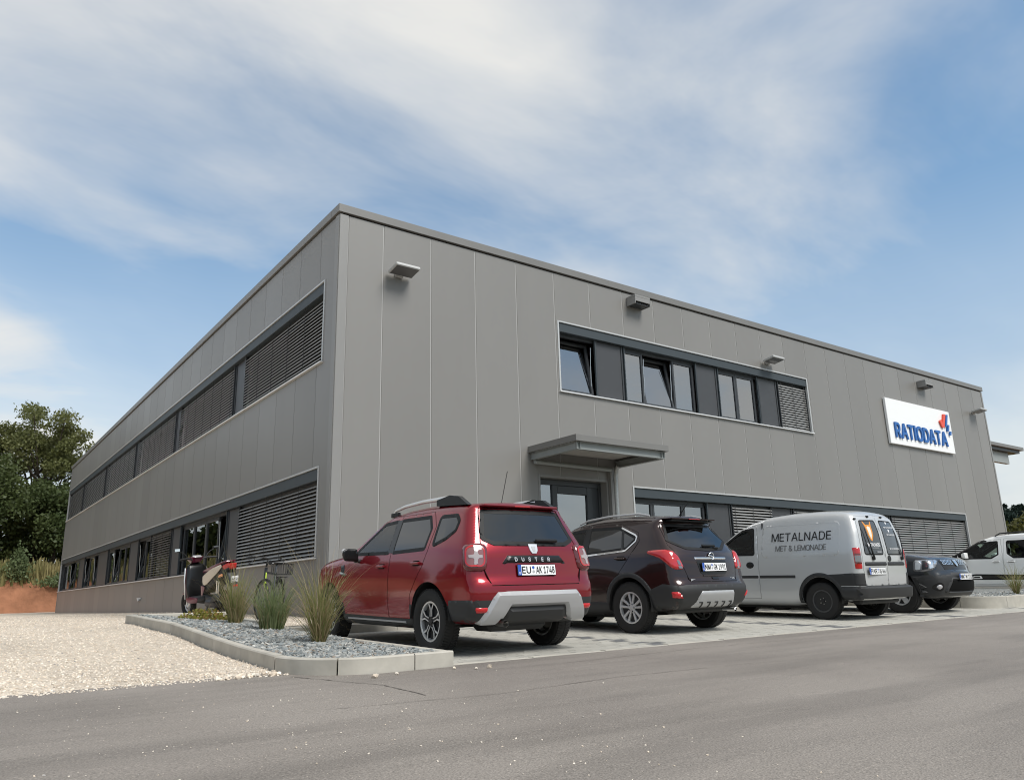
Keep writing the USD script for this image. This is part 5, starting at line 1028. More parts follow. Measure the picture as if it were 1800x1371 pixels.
# ------------------------------------------------------------------ silver delivery van
def van_silver():
    body = paint('silver_van_paint', (0.50,0.505,0.50), 0.35, rough=.40)
    t = thing('parked_van', 'silver delivery van lettered METALNADE on its windowless side', 'van', mat4=ground_matrix(7.71, -5.08, 90.5))
    wb, R = 2.716, .305
    out = [(-.50,.32),(-.70,.33),(-.725,.50),(-.735,.70),(-.735,.95),(-.725,1.15),(-.68,1.45),(-.61,1.70),(-.53,1.775),(-.35,1.812),(.1,1.838),(.6,1.835),(1.1,1.80),(1.5,1.70),(1.75,1.585),(2.25,1.235),(2.50,1.115),(2.85,1.03),(3.15,.93),(3.33,.80),(3.42,.62),(3.43,.42),(3.35,.28),(3.1,.23),(2.0,.215),(.6,.215),(.3,.25),(-.3,.30)]
    prof = [(.20,.785),(.30,.81),(.45,.835),(.65,.842),(.90,.840),(1.10,.830),(1.20,.815),(1.40,.770),(1.60,.715),(1.75,.665),(1.84,.63)]
    plan = [(-.74,.955),(-.60,.985),(-.3,1.0),(1.8,1.0),(2.3,.985),(2.7,.96),(3.05,.91),(3.3,.82),(3.43,.68)]
    c = Car(out, prof, plan, [(0,R+.03,.375),(wb,R+.03,.375)], fillet=.095, bulge=(.045,.035,.14), haunch=.012)
    W1 = rp([(2.27,1.185),(1.62,1.585),(1.36,1.610),(1.315,1.12),(2.1,1.125)], .035)
    RWs = [rp([(.075,1.075),(.600,1.075),(.565,1.40),(.505,1.640),(.075,1.650)], .035)]; RWs.append(mir(RWs[0]))
    WS = rp([(-.68,1.27),(.68,1.27),(.56,1.60),(-.56,1.60)], .04)
    side_glass(c, t, [W1], ['clear'])
    c.cut(WS.buffer(-.02), 0); g = put('windscreen', c.decal(WS, 0, .004, .004, h=.06), M['clear'], t, smooth=40); put('window_seal', c.decal(WS.buffer(.008).difference(WS.buffer(-.03)), 0, .006, .006), M['seal'], g, smooth=40)
    c.shell(body, t)
    X = lambda y, z: -float(c.cast(np.array([[y, z]]), 180)[0])
    film = mat('dark_window_film', (0.030,0.032,0.034), 0.12, coat=0.8)
    for k, q in enumerate(RWs):
        g = put('rear_window', c.decal(q, 180, .0035, .004, h=.06), film, t, smooth=40); put('window_seal', c.decal(q.buffer(.012).difference(q.buffer(-.008)), 180, .0055, .006), M['seal'], g, smooth=40)
        T = lambda a, y, z: skin_text(c, a[0], a[1], a[2], 180, y, z, .016, a[3])
        if k == 0:
            put('window_lettering', T(('METALNADE', .055, .38, True), .32, 1.235), M['white_ink'], g, smooth=False); put('window_lettering', T(('MET & LEMONADE', .026, .26, False), .32, 1.180), M['satin'], g, smooth=False); put('window_lettering', T(('WWW.METALNADE.DE', .014, .14, False), .20, 1.115), M['white_ink'], g, smooth=False)
            em = [('orange_film', (0.62,0.24,0.03), Polygon([(-.085,.24),(-.055,.28),(.055,.28),(.085,.24),(.07,.10),(.03,.02),(0,0),(-.03,.02),(-.07,.10)])), ('cream_film', (0.72,0.66,0.56), Polygon([(-.045,.235),(0,.255),(.045,.235),(.035,.10),(0,.03),(-.035,.10)])), ('orange_film', None, Polygon([(-.085,.24),(-.115,.33),(-.100,.34),(-.055,.28)])), ('orange_film', None, Polygon([(.085,.24),(.115,.33),(.100,.34),(.055,.28)]))]
            mm = {}
            for j, (nm, cl, pg) in enumerate(em):
                if cl: mm[nm] = mat(nm, cl, .5)
                put('window_emblem', c.decal(affinity.translate(pg, .32, 1.295), 180, .0050+.0008*(j == 1), .002, h=.03), mm[nm], g, smooth=False)
        else:
            for z, w_ in ((1.54,.30),(1.41,.26),(1.17,.30)): put('window_lettering', T(('METALNADE.DE' if z > 1.3 else 'MET & LEMONADE', .026, w_, False), -.32, z), M['white_ink'], g, smooth=False)
            for z in (1.60, 1.46): put('window_emblem', c.decal(rr(-.335, z, -.295, z+.045, .01), 180, .005, .002, h=.03), M['white_ink'], g, smooth=False)
    # rear doors
    for k, f_ in enumerate((lambda q: q, mir)):
        D = f_(Polygon([(.006,.56),(.655,.56),(.685,.80),(.680,1.10),(.640,1.42),(.570,1.715),(.006,1.745)])); dd = D.difference(f_(RWs[0]).buffer(.014)) if k == 0 else D.difference(RWs[1].buffer(.014))
        p = put('rear_door', c.decal(dd, 180, .0025, .004, h=.05), body, t, smooth=40); put('panel_gap', c.decal(D.buffer(.004).difference(D.buffer(-.001)), 180, .0008, .004, h=.05), M['gap'], p, smooth=40)
        s_ = 1 if k == 0 else -1
        put('rub_strip', c.decal(rr(min(s_*.02, s_*.64), .885, max(s_*.02, s_*.64), .945, .012), 180, .022, .02, bev=.012, h=.04), M['plastic'] if k else M['plastic'], p)
        hb = [bx(-.02, .02, s_*.22-.03, s_*.22+.03, 1.705, 1.735, .008)]; q = put('brake_lamp' if 0 else 'hinge_cover', hb, M['gloss_black'], p); UsdGeom.Xformable(q).AddTranslateOp().Set(Gf.Vec3d(X(s_*.22,1.72)-.004, 0, 0))
        wy = s_*.40 if k == 0 else s_*.56; w_ = put('rear_wiper', [tube([(X(wy,1.0)-.03, wy, 1.00), (X(wy+.03*s_,1.15)-.03, wy+.05*s_, 1.18), (X(wy+.05,1.5)-.03, wy+.09*s_, 1.52)], [.020,.011,.006], 8), bx(X(wy,1.0)-.035, X(wy,1.0), wy-.035, wy+.035, .975, 1.045, .012)], M['gloss_black'], p)
    put('door_lock', c.decal(Point(-.10,1.005).buffer(.052), 180, .012, .01, h=.02), M['gloss_black'], t, smooth=30)
    number_plate(t, (X(.34,.80)-.012, .34, .795), 180, 2, 'PAR', 'AS 666')
    put('tailgate_lettering', place_text(text2d('COMBO', .024, .15, True), (X(-.45,.965)-.006, -.45, .965), 180, 4), M['satin'], t, smooth=False)
    o, u, v = c.axes(158); C = np.array([-.70, .765, 0])@u
    pair('tail_light', c.decal(affinity.translate(rr(-.060,.835,.060,1.185,.015), C, 0), 158, .010, .04, bev=.012, h=.025), 'lens_red', t, sub=[('clear_lens', c.decal(affinity.translate(rr(-.050,.945,.050,1.055,.01), C, 0), 158, .0125, .01, h=.03), 'lens_smoke'), ('dark_lens', c.decal(affinity.translate(rr(-.050,1.065,.050,1.085,.004), C, 0), 158, .0125, .01, h=.03), 'lens_dark'), ('dark_lens', c.decal(affinity.translate(rr(-.050,.92,.050,.938,.004), C, 0), 158, .0125, .01, h=.03), 'lens_dark')])
    # black bumper and corner
    put('rear_bumper', c.decal(rp([(-.80,.355),(.80,.355),(.83,.545),(-.83,.545)], .03), 180, .075, .10, bev=.03), M['plastic'], t)
    lowb = rp([(-.76,.775),(-.15,.745),(-.02,.71),(-.30,.62),(-.36,.35),(-.5,.32),(-.72,.33)], .02).intersection(c.side.buffer(-.002)).intersection(sbox(-.64,.56,0.3,.79)); pair('corner_cladding', c.decal(max(polys(lowb), key=lambda q: q.area), 90, .006, .03, bev=.006), 'plastic', t)
    o, u, v = c.axes(122); pair('corner_cladding', c.decal(affinity.translate(rr(-.105,.56,.075,.765,.01), np.array([-.70,.80,0])@u, 0), 122, .007, .03, bev=.006, h=.02), 'plastic', t)
    lb = Polygon([(-.80,.545),(-.345,.545),(-.365,.34),(-.55,.33),(-.80,.34)]).intersection(c.side.buffer(-.003)); pair('bumper_corner', c.decal(max(polys(lb), key=lambda q: q.area), 90, .030, .05, bev=.03), 'plastic', t)
    for ax in (0, wb):
        a = Point(ax, R+.03).buffer(.445, quad_segs=24).difference(Point(ax, R+.03).buffer(.377, quad_segs=24)).intersection(sbox(ax-.6, .27, ax+.6, 1.2)).intersection(c.side.buffer(-.001))
        for q in polys(a): pair('arch_cladding', c.decal(q, 90, .016, .03, bev=.018, h=.03), 'plastic', t)
    # side: door, rub strip, pressed field with lettering
    D1 = Polygon([(2.34,.36),(2.30,.80),(2.36,1.15),(1.62,1.645),(1.30,1.665),(1.23,1.10),(1.24,.34),(2.3,.33)]); door_part(c, t, D1, [W1], body)
    hy = float(c.cast(np.array([[1.42,.935]]), 90)[0]); pair('door_handle', c.decal(affinity.scale(Point(1.42,.935).buffer(.062), 1.45, 1), 90, .010, .01, bev=.02, h=.02), 'gloss_black', t)
    pair('rub_strip', c.decal(rr(.47,.695,1.22,.745,.012), 90, .016, .02, bev=.012, h=.05), 'plastic', t); pair('rub_strip', c.decal(rr(1.25,.695,2.28,.745,.012), 90, .016, .02, bev=.012, h=.05), 'plastic', t)
    F = rr(-.40,1.075,1.14,1.64,.07); pair('pressed_rim', c.decal(F.buffer(.012).difference(F.buffer(-.014)), 90, .009, .01, bev=.010, h=.03), body, t)
    for txt, hh, ww, z, k in (('METALNADE', .150, 1.20, 1.345, 'ink'), ('MET & LEMONADE', .098, 1.02, 1.170, 'satin')):
        a = np.array([[.36, z], [.36, z+.1]]); d_ = c.cast(a, 90); el = math.degrees(math.atan2(d_[0]-d_[1], .1)) 
        m = place_text(spaced(txt, hh, ww), (.34, d_[0]+.0055, z), 90, el); md = mat('grey_van_lettering', (.13,.13,.13), .5) if k == 'satin' else M['ink']; pr_ = put('side_lettering', m, md, t, smooth=False); put('side_lettering', trimesh.Trimesh(place_text(spaced(txt, hh, ww), (.34, -d_[0]-.0055, z), 270, el).vertices, m.faces, process=False), md, t, smooth=False)
    fg = rr(.28,.31,.29,.32); 
    for sg in (1, -1): mirror_part(t, 2.02, sg*.84, 1.16, M['plastic'], sg)
    put('roof_hinge', [bx(-.64, -.60, y-.03, y+.03, 1.66, 1.69, .008) for y in (.60,)], M['gloss_black'], t)
    pair('headlight', c.decal(affinity.translate(rr(-.17,.68,.17,.92,.06), np.array([3.25,.62,0])@c.axes(40)[1], 0), 40, .006, .02, bev=.02), 'lens_clear', t); put('grille', c.decal(rr(-.42,.68,.42,.82,.03), 0, .006, .02), M['gloss_black'], t); put('front_bumper', c.decal(rp([(-.66,.28),(.66,.28),(.66,.56),(-.66,.56)], .03), 0, .020, .03, bev=.02), M['plastic'], t)
    common(c, t, body, wb, R, .185, .205, .755, 'steel', floor=.20, arch_r=.375, steer=(1.85, .36, 1.02), under=(-.6, 3.2)); seats(t, (1.35,), (.36, -.36)); put('bulkhead', bx(1.16, 1.19, -.72, .72, .4, 1.7, .01), M['lining'], t)
van_silver()

# ------------------------------------------------------------------ black SUV parked nose out
def suv_black():
    body = paint('graphite_car_paint', (0.018,0.019,0.021), 0.4)
    t = thing('parked_car', 'dark grey SUV parked nose towards the road, chrome bars in its grille', 'car', mat4=ground_matrix(10.33, -2.37, -88.8))
    wb, R = 2.673, .345
    out = [(-.60,.34),(-.74,.36),(-.80,.50),(-.815,.66),(-.765,.85),(-.73,1.06),(-.66,1.20),(-.50,1.52),(-.46,1.585),(-.1,1.62),(.5,1.635),(1.0,1.62),(1.35,1.56),(1.95,1.22),(2.15,1.135),(2.45,1.11),(2.85,1.075),(3.12,1.020),(3.26,.95),(3.30,.86),(3.33,.76),(3.40,.70),(3.415,.58),(3.40,.44),(3.33,.31),(3.18,.27),(2.0,.245),(.6,.245),(.3,.28),(-.3,.32)]
    prof = [(.20,.80),(.32,.845),(.45,.875),(.62,.895),(.80,.895),(.95,.882),(1.06,.862),(1.14,.835),(1.30,.765),(1.50,.68),(1.66,.62)]
    plan = [(-.84,.915),(-.65,.96),(-.3,1.0),(1.0,1.0),(2.2,1.0),(2.6,.995),(2.85,.975),(3.05,.945),(3.2,.90),(3.33,.83),(3.42,.74)]
    c = Car(out, prof, plan, [(0,R+.02,.405),(wb,R+.02,.405)], fillet=.085, bulge=(.05,.035,.13), haunch=.018)
    W1 = rp([(1.93,1.115),(1.33,1.475),(1.04,1.495),(1.0,1.105)], .03); W2 = rp([(.92,1.105),(.965,1.497),(.28,1.495),(.155,1.36),(.165,1.125)], .035); W3 = rp([(.02,1.150),(.055,1.485),(-.30,1.480),(-.42,1.36),(-.40,1.22)], .045)
    WS = rp([(-.72,1.16),(.72,1.16),(.57,1.515),(-.57,1.515)], .04); RW = rp([(-.60,1.20),(.60,1.20),(.52,1.50),(-.52,1.50)], .03)
    side_glass(c, t, [W1, W2, W3], ['clear', 'tint', 'tint']); c.cut(RW.buffer(-.02), 180); c.cut(WS.buffer(-.02), 0)
    for nm, q, az, k in (('rear_window', RW, 180, 'tint'), ('windscreen', WS, 0, 'clear')):
        g = put(nm, c.decal(q, az, .004, .004, h=.06), M[k], t, smooth=40); put('window_seal', c.decal(q.buffer(.008).difference(q.buffer(-.03)), az, .006, .006), M['seal'], g, smooth=40)
    c.shell(body, t)
    D1 = Polygon([(2.12,.40),(2.06,.80),(2.04,1.10),(1.35,1.53),(1.0,1.545),(.955,.98),(.97,.36),(2.0,.35)]); D2 = Polygon([(.945,.36),(.935,.98),(.965,1.545),(.23,1.54),(.085,1.38),(.10,1.10),(.16,.95),(.42,.62),(.46,.36)])
    door_part(c, t, D1, [W1], body, handle=(1.15,.955)); door_part(c, t, D2, [W2], body, handle=(.30,.975))
    # bonnet line, nose
    B = Polygon([(2.12,-.66),(3.10,-.60),(3.22,-.45),(3.25,0),(3.22,.45),(3.10,.60),(2.12,.66)])
    gr = put('grille', c.decal(rp([(-.44,.79),(.44,.79),(.50,.955),(.47,.975),(-.47,.975),(-.50,.955)], .015), 0, .004, .02, h=.03), M['gloss_black'], t)
    for r_ in range(2):
        for k in range(8):
            y = -.40+.80*k/7; y0 = y-.048; q = rp([(y0,.885+.048*r_),(y0+.085,.885+.048*r_),(y0+.096,.905+.048*r_),(y0+.085,.925+.048*r_),(y0,.925+.048*r_),(y0-.01,.905+.048*r_)], .004).difference(rp([(y0+.018,.896+.048*r_),(y0+.070,.896+.048*r_),(y0+.076,.905+.048*r_),(y0+.070,.914+.048*r_),(y0+.018,.914+.048*r_)], .002))
            if abs(y) > .06: put('grille_bar', c.decal(q, 0, .016, .012, h=.03), M['chrome'], gr, smooth=False)
    put('emblem', c.decal(Polygon([(-.065,.965),(.065,.965),(.045,.885),(.02,.855),(-.02,.855),(-.045,.885)]), 0, .022, .012, h=.02), M['chrome'], t)
    put('grille_lip', c.decal(rr(-.49,.765,.49,.790,.01), 0, .012, .02, bev=.008), body, t)
    o, u, v = c.axes(38); C = np.array([3.13,.68,0])@u
    hl = affinity.translate(rp([(-.235,.775),(-.13,.765),(.06,.80),(.17,.885),(.235,.96),(.20,.985),(-.18,.985),(-.215,.94)], .02), C, 0)
    sub = [('lamp_bowl', c.decal(affinity.translate(rp(p_, .012), C, 0), 38, .0125, .01, h=.022), k) for p_, k in (([(-.205,.80),(-.145,.80),(-.105,.965),(-.185,.965)], 'chrome'), ([(-.12,.80),(-.03,.81),(-.01,.965),(-.085,.965)], 'rim_dark'), ([(-.01,.815),(.06,.835),(.10,.965),(.015,.965)], 'chrome'), ([(.10,.87),(.20,.955),(.17,.97),(.125,.97)], 'chrome'), ([(-.06,.85),(-.03,.85),(-.03,.93),(-.06,.93)], 'lens_dark'))]
    pair('headlight', c.decal(hl, 38, .010, .03, bev=.015, h=.022), 'lens_smoke', t, sub=sub)
    put('front_bumper', c.decal(rp([(-.86,.305),(.86,.305),(.88,.70),(.40,.705),(.36,.745),(-.36,.745),(-.40,.705),(-.88,.70)], .02), 0, .006, .04, bev=.02), M['plastic'], t)
    put('lower_grille', c.decal(rp([(-.50,.40),(.50,.40),(.40,.60),(-.40,.60)], .02), 0, .012, .03), M['gap'], t)
    fr = rp([(-.60,.375),(.60,.375),(.43,.655),(-.43,.655)], .03).difference(rp([(-.50,.405),(.50,.405),(.385,.605),(-.385,.605)], .02)); put('grille_frame', c.decal(fr, 0, .030, .04, bev=.018, h=.03), M['plastic'], t)
    X = float(c.cast(np.array([[0., .66]]), 0)[0]); number_plate(t, (X+.030, 0, .665), 0, 0, 'NM', 'W 152')
    for sg in (1, -1):
        y = sg*.70; q = Point(-y, .485).buffer(.045); put('fog_lamp', c.decal(q, 0, .016, .03, bev=.012, h=.02), M['lens_clear'], t); put('fog_lamp_ring', c.decal(q.buffer(.03).difference(q.buffer(.003)), 0, .012, .03, h=.02), M['gloss_black'], t)
    lowb = Polygon([(3.42,.70),(3.08,.62),(3.06,.33),(3.18,.27),(3.33,.31),(3.42,.44)]).intersection(c.side.buffer(-.003)); pair('bumper_corner', c.decal(max(polys(lowb), key=lambda q: q.area), 90, .007, .03, bev=.02), 'plastic', t)
    sill = Polygon([(.40,.245),(2.26,.245),(2.26,.36),(.40,.36)]).intersection(c.side.buffer(-.002)); pair('sill_cladding', c.decal(max(polys(sill), key=lambda q: q.area), 90, .014, .02, bev=.02), 'plastic', t)
    put('rear_bumper', c.decal(rp([(-.80,.36),(.80,.36),(.83,.60),(-.83,.60)], .03), 180, .010, .04, bev=.02), M['plastic'], t); pair('tail_light', c.decal(affinity.translate(rr(-.08,.86,.08,1.15,.03), np.array([-.70,.74,0])@c.axes(150)[1], 0), 150, .010, .03, bev=.02), 'lens_red', t)
    for sg in (1, -1): mirror_part(t, 1.78, sg*.885, 1.12, M['gloss_black'], sg); put('roof_rail', tube([(1.30, sg*.60, 1.58), (1.1, sg*.605, 1.655), (.4, sg*.61, 1.68), (-.25, sg*.605, 1.665), (-.40, sg*.60, 1.59)], .018, 8), M['gloss_black'], t, smooth=50)
    common(c, t, body, wb, R, .215, .215, .785, 'silver5', floor=.26, arch_r=.405, steer=(1.5, .36, 1.0), under=(-.6, 3.2)); seats(t, (1.02, .12), (.36, -.36))
suv_black()

# ------------------------------------------------------------------ white van behind the second bed
def van_white():
    body = paint('white_van_paint', (0.84,0.84,0.82), 0.0, rough=.4)
    t = thing('parked_van', 'white passenger van with black roof rails behind the second kerbed bed', 'van', mat4=ground_matrix(21.45, -3.55, 90.0))
    wb, R = 2.785, .335
    out = [(-.55,.33),(-.72,.36),(-.76,.55),(-.745,.90),(-.72,1.20),(-.62,1.62),(-.55,1.745),(-.35,1.785),(.3,1.80),(1.0,1.785),(1.45,1.735),(1.75,1.645),(2.45,1.255),(2.62,1.195),(2.95,1.145),(3.25,1.05),(3.42,.92),(3.50,.72),(3.51,.48),(3.42,.28),(3.2,.225),(2.0,.21),(.6,.21),(.3,.25),(-.3,.30)]
    prof = [(.20,.82),(.32,.87),(.48,.905),(.68,.922),(.90,.920),(1.08,.905),(1.18,.882),(1.40,.815),(1.60,.745),(1.75,.69),(1.82,.66)]
    plan = [(-.78,.93),(-.6,.97),(-.2,1.0),(2.0,1.0),(2.5,.985),(2.85,.955),(3.15,.90),(3.35,.82),(3.52,.68)]
    c = Car(out, prof, plan, [(0,R+.02,.385),(wb,R+.02,.385)], fillet=.10, bulge=(.05,.035,.14), haunch=.012)
    W1 = rp([(2.42,1.18),(1.78,1.555),(1.22,1.600),(1.20,1.20),(1.40,1.085),(2.2,1.085)], .035); W2 = rp([(.95,1.22),(.97,1.600),(.08,1.60),(.06,1.10),(.78,1.09)], .05); W3 = rp([(-.12,1.12),(-.10,1.58),(-.50,1.56),(-.58,1.20),(-.50,1.12)], .05)
    WS = rp([(-.72,1.28),(.72,1.28),(.60,1.63),(-.60,1.63)], .04); RW = rp([(-.62,1.10),(.62,1.10),(.56,1.62),(-.56,1.62)], .05)
    side_glass(c, t, [W1, W2, W3], ['clear', 'clear', 'tint']); c.cut(RW.buffer(-.02), 180); c.cut(WS.buffer(-.02), 0)
    for nm, q, az, k in (('rear_window', RW, 180, 'tint'), ('windscreen', WS, 0, 'clear')):
        g = put(nm, c.decal(q, az, .004, .004, h=.06), M[k], t, smooth=40); put('window_seal', c.decal(q.buffer(.008).difference(q.buffer(-.03)), az, .006, .006), M['seal'], g, smooth=40)
    c.shell(body, t)
    D1 = Polygon([(2.42,.36),(2.38,.80),(2.44,1.10),(1.75,1.60),(1.14,1.665),(1.08,1.10),(1.10,.34),(2.4,.33)]); D2 = Polygon([(1.075,.34),(1.055,1.10),(1.05,1.665),(.0,1.66),(-.03,1.0),(.15,.92),(.40,.66),(.46,.34)])
    door_part(c, t, D1, [W1], body, handle=(1.27,.985)); door_part(c, t, D2, [W2], body, handle=(.86,.985))
    pair('pillar_trim', c.decal(rp([(2.62,1.195),(2.43,1.09),(2.40,1.20),(1.80,1.560),(1.50,1.60),(1.62,1.655),(1.78,1.61),(2.45,1.235)], .012).intersection(c.side.buffer(-.02)).buffer(0), 90, .006, .006), 'gloss_black', t)
    AB = rp([(2.28,.50),(2.24,.455),(.50,.455),(.46,.52),(.46,.60),(1.9,.63),(2.12,.60)], .03); pair('side_bump_strip', c.decal(AB, 90, .014, .02, bev=.02), 'gloss_black', t, sub=[('strip_outline', c.decal(rp([(2.12,.49),(1.72,.49),(1.76,.575),(1.96,.575)], .02).difference(rp([(2.06,.512),(1.78,.512),(1.80,.553),(1.95,.553)], .01)), 90, .020, .012, h=.03), body)])
    for sg in (1, -1):
        mirror_part(t, 2.10, sg*.905, 1.19, body, sg, sc=1.15); put('roof_rail', [tube([(1.30, sg*.66, 1.755), (1.15, sg*.665, 1.83), (.4, sg*.67, 1.855), (-.30, sg*.665, 1.84), (-.45, sg*.66, 1.77)], .020, 8), bx(.3, .4, sg*.67-.015, sg*.67+.015, 1.79, 1.85)], M['plastic'], t, smooth=50)
    put('antenna', tube([(1.30, 0, 1.79), (1.20, 0, 1.90)], [.010,.004], 6), M['black'], t)
    pair('tail_light', c.decal(affinity.translate(rr(-.07,.80,.07,1.20,.03), np.array([-.70,.80,0])@c.axes(150)[1], 0), 150, .010, .03, bev=.02), 'lens_red', t)
    pair('headlight', c.decal(affinity.translate(rr(-.22,.74,.20,.90,.04), np.array([3.30,.70,0])@c.axes(42)[1], 0), 42, .006, .02, bev=.02), 'lens_clear', t); put('grille', c.decal(rr(-.55,.60,.55,.72,.03), 0, .006, .02), M['gloss_black'], t); put('rear_bumper', c.decal(rp([(-.82,.34),(.82,.34),(.85,.56),(-.85,.56)], .03), 180, .012, .04, bev=.02), M['plastic'], t)
    common(c, t, body, wb, R, .205, .215, .80, 'silver6', floor=.21, arch_r=.385, steer=(1.95, .38, 1.06), under=(-.6, 3.2)); seats(t, (1.35, .45), (.38, -.38))
van_white()

# ------------------------------------------------------------------ scooter and bicycle
def hull(pts): return trimesh.convex.convex_hull(np.array(pts, float))
def soft(m, it=8, sub=2):
    v, f = m.vertices, m.faces
    for _ in range(sub): v, f = trimesh.remesh.subdivide(v, f)
    q = trimesh.Trimesh(v, f); trimesh.smoothing.filter_taubin(q, lamb=.5, nu=.30, iterations=it); return q
def symh(pts): return hull([(x, s*y, z) for x, y, z in pts for s in (1, -1)])
def torus(c, R, r, axis=1, n=40, m=10, rot=0.0):
    a = np.linspace(0, 2*np.pi, n, endpoint=False); b = np.linspace(0, 2*np.pi, m, endpoint=False); A, B = np.meshgrid(a, b, indexing='ij')
    v = np.c_[((R+r*np.cos(B))*np.cos(A)).ravel(), (r*np.sin(B)).ravel(), ((R+r*np.cos(B))*np.sin(A)).ravel()]; f = []
    for i in range(n):
        for j in range(m): p, q, s, t = i*m+j, i*m+(j+1)%m, ((i+1)%n)*m+(j+1)%m, ((i+1)%n)*m+j; f += [[p,q,s],[p,s,t]]
    v = v@np.array([[math.cos(rot), math.sin(rot), 0], [-math.sin(rot), math.cos(rot), 0], [0, 0, 1]]); tm = trimesh.Trimesh(v+np.asarray(c), f, process=False); tm.fix_normals(); return tm
def scooter():
    mar = paint('scooter_burgundy', (0.085,0.008,0.026), .2); cream = mat('scooter_cream_panel', (.52,.45,.36), .35, coat=.5)
    x, y, yaw = -1.24, 1.72, 101.0; z = float(gravel_z(x, y+.3))+.005
    t = thing('motor_scooter', 'burgundy and black motor scooter with cream side panel leaning beside the wall', 'scooter', mat4=(trimesh.transformations.translation_matrix((x, y, z)) @ trimesh.transformations.rotation_matrix(math.radians(yaw), [0,0,1]) @ trimesh.transformations.rotation_matrix(math.radians(-6), [1,0,0]) @ np.diag([1.06, 1.06, 1.09, 1])).T)
    # x forwards from the rear axle; leans on its stand
    rw = put('wheel', torus((0,0,.235), .165, .068), M['tyre'], t, smooth=True); put('rim', torus((0,0,.235), .105, .035), M['rim_dark'], rw, smooth=True)
    fw = put('wheel', torus((1.26,0,.24), .185, .052), M['tyre'], t, smooth=True); put('rim', [torus((1.26,0,.24), .135, .014), torus((1.26,0,.24), .045, .03)] + [tube([(1.26+.04*math.cos(a), 0, .24+.04*math.sin(a)), (1.26+.13*math.cos(a), 0, .24+.13*math.sin(a))], .012, 6) for a in np.arange(5)*2*np.pi/5], M['alloy'], fw, smooth=True)
    put('front_mudguard', soft(hull([(1.05,s*.06,.40) for s in (1,-1)] + [(1.26,s*.075,.47) for s in (1,-1)] + [(1.46,s*.05,.40) for s in (1,-1)] + [(1.10,s*.06,.46) for s in (1,-1)]), 4), mar, t, smooth=50)
    put('fork', [tube([(1.26,s*.075,.24),(1.12,s*.075,.60)], .020, 8) for s in (1,-1)], M['rim_dark'], t)
    put('leg_shield', soft(symh([(.98,.06,.95),(.90,.20,.88),(.86,.235,.62),(.90,.20,.34),(1.06,.12,.30),(1.12,.05,.62),(1.06,.05,.93),(.82,.20,.34)]), 4), M['gloss_black'], t, smooth=50)
    put('front_cowl', soft(symh([(1.06,.03,.92),(1.02,.17,.84),(1.02,.20,.62),(1.08,.14,.36),(1.22,.03,.42),(1.18,.04,.72)]), 4), mar, t, smooth=50)
    pair('shield_edge', tube([(.96,.19,.86),(.90,.238,.66),(.90,.235,.50),(.97,.20,.34)], .011, 8), 'alloy', t, 50)
    put('footboard', soft(symh([(.42,.17,.30),(.95,.20,.31),(.95,.19,.38),(.42,.16,.38),(.5,.10,.24)]), 3), M['plastic'], t, smooth=50)
    pair('lower_fairing', soft(hull([(.95,.20,.40),(.95,.21,.31),(.55,.16,.26),(.50,.175,.36),(.90,.19,.27),(.72,.20,.26)]), 3), mar, t, 50)
    put('tail_body', soft(symh([(.44,.14,.40),(.42,.16,.66),(.30,.175,.72),(-.10,.14,.80),(-.36,.085,.86),(-.40,.07,.80),(-.20,.12,.66),(.20,.14,.48)]), 4), M['plastic'], t, smooth=50)
    pair('side_panel', soft(hull([(.40,.16,.56),(.36,.195,.70),(.05,.185,.82),(-.30,.125,.895),(-.30,.115,.85),(-.08,.165,.70),(.24,.175,.545),(.30,.15,.55),(.0,.15,.78)]), 3), cream, t, 50)
    pair('lower_panel', soft(hull([(.44,.16,.55),(.40,.185,.56),(.24,.18,.535),(.38,.175,.36),(.46,.16,.36)]), 3), mar, t, 50)
    put('seat', soft(symh([(.52,.09,.74),(.50,.11,.79),(.20,.15,.83),(-.15,.14,.895),(-.34,.10,.935),(-.36,.08,.90),(.10,.14,.78)]), 4), mar, t, smooth=50); put('seat_base', soft(symh([(.50,.10,.70),(.46,.12,.75),(-.34,.11,.90),(-.30,.10,.86)]), 3), M['black'], t, smooth=50)
    put('tail_light', soft(symh([(-.36,.10,.885),(-.42,.06,.87),(-.40,.05,.78),(-.27,.115,.775),(-.24,.135,.84)]), 4), M['lens_red'], t, smooth=50)
    pair('indicator', soft(hull([(-.16,.15,.70),(-.27,.12,.73),(-.27,.11,.68),(-.15,.14,.65),(-.20,.165,.69)]), 3), mat('amber_lens', (.75,.32,.13), .15, coat=1.0), t, 50)
    put('rear_mudguard', soft(symh([(-.34,.09,.76),(-.44,.075,.56),(-.46,.07,.50),(-.30,.08,.52),(-.18,.09,.70)]), 3), M['plastic'], t, smooth=50)
    pl = put('number_plate', place_text(bx(-.065,.065,-.055,.055,0,.004,.001), (-.435, 0, .615), 180, -8), M['plate'], t, smooth=False)
    for k, (tx, zz) in enumerate((('452', .008), ('GMZ', -.042))):
        m = text2d(tx, .036, .10, True); m.vertices[:,1] += zz; m.vertices[:,2] += .0045; put('plate_letters', place_text(m, (-.435, 0, .615), 180, -8), M['ink'], pl, smooth=False)
    put('reflector', bx(-.475,-.46,-.045,.045,.50,.53,.004), M['reflector'], t)
    put('engine', [soft(symh([(.42,.10,.24),(.40,.13,.40),(-.02,.15,.36),(-.12,.14,.26),(-.05,.12,.17),(.30,.12,.20)]), 3), bx(-.10,.30,.10,.19,.19,.33,.05)], M['rim_dark'], t, smooth=50); put('exhaust', [tube([(.15,-.17,.24),(-.05,-.19,.26),(-.36,-.20,.36)], [.035,.06,.055], 12)], M['rim_dark'], t); put('shock_absorber', [tube([(-.05,.13,.27),(-.12,.13,.62)], .028, 10)], M['chrome'], t)
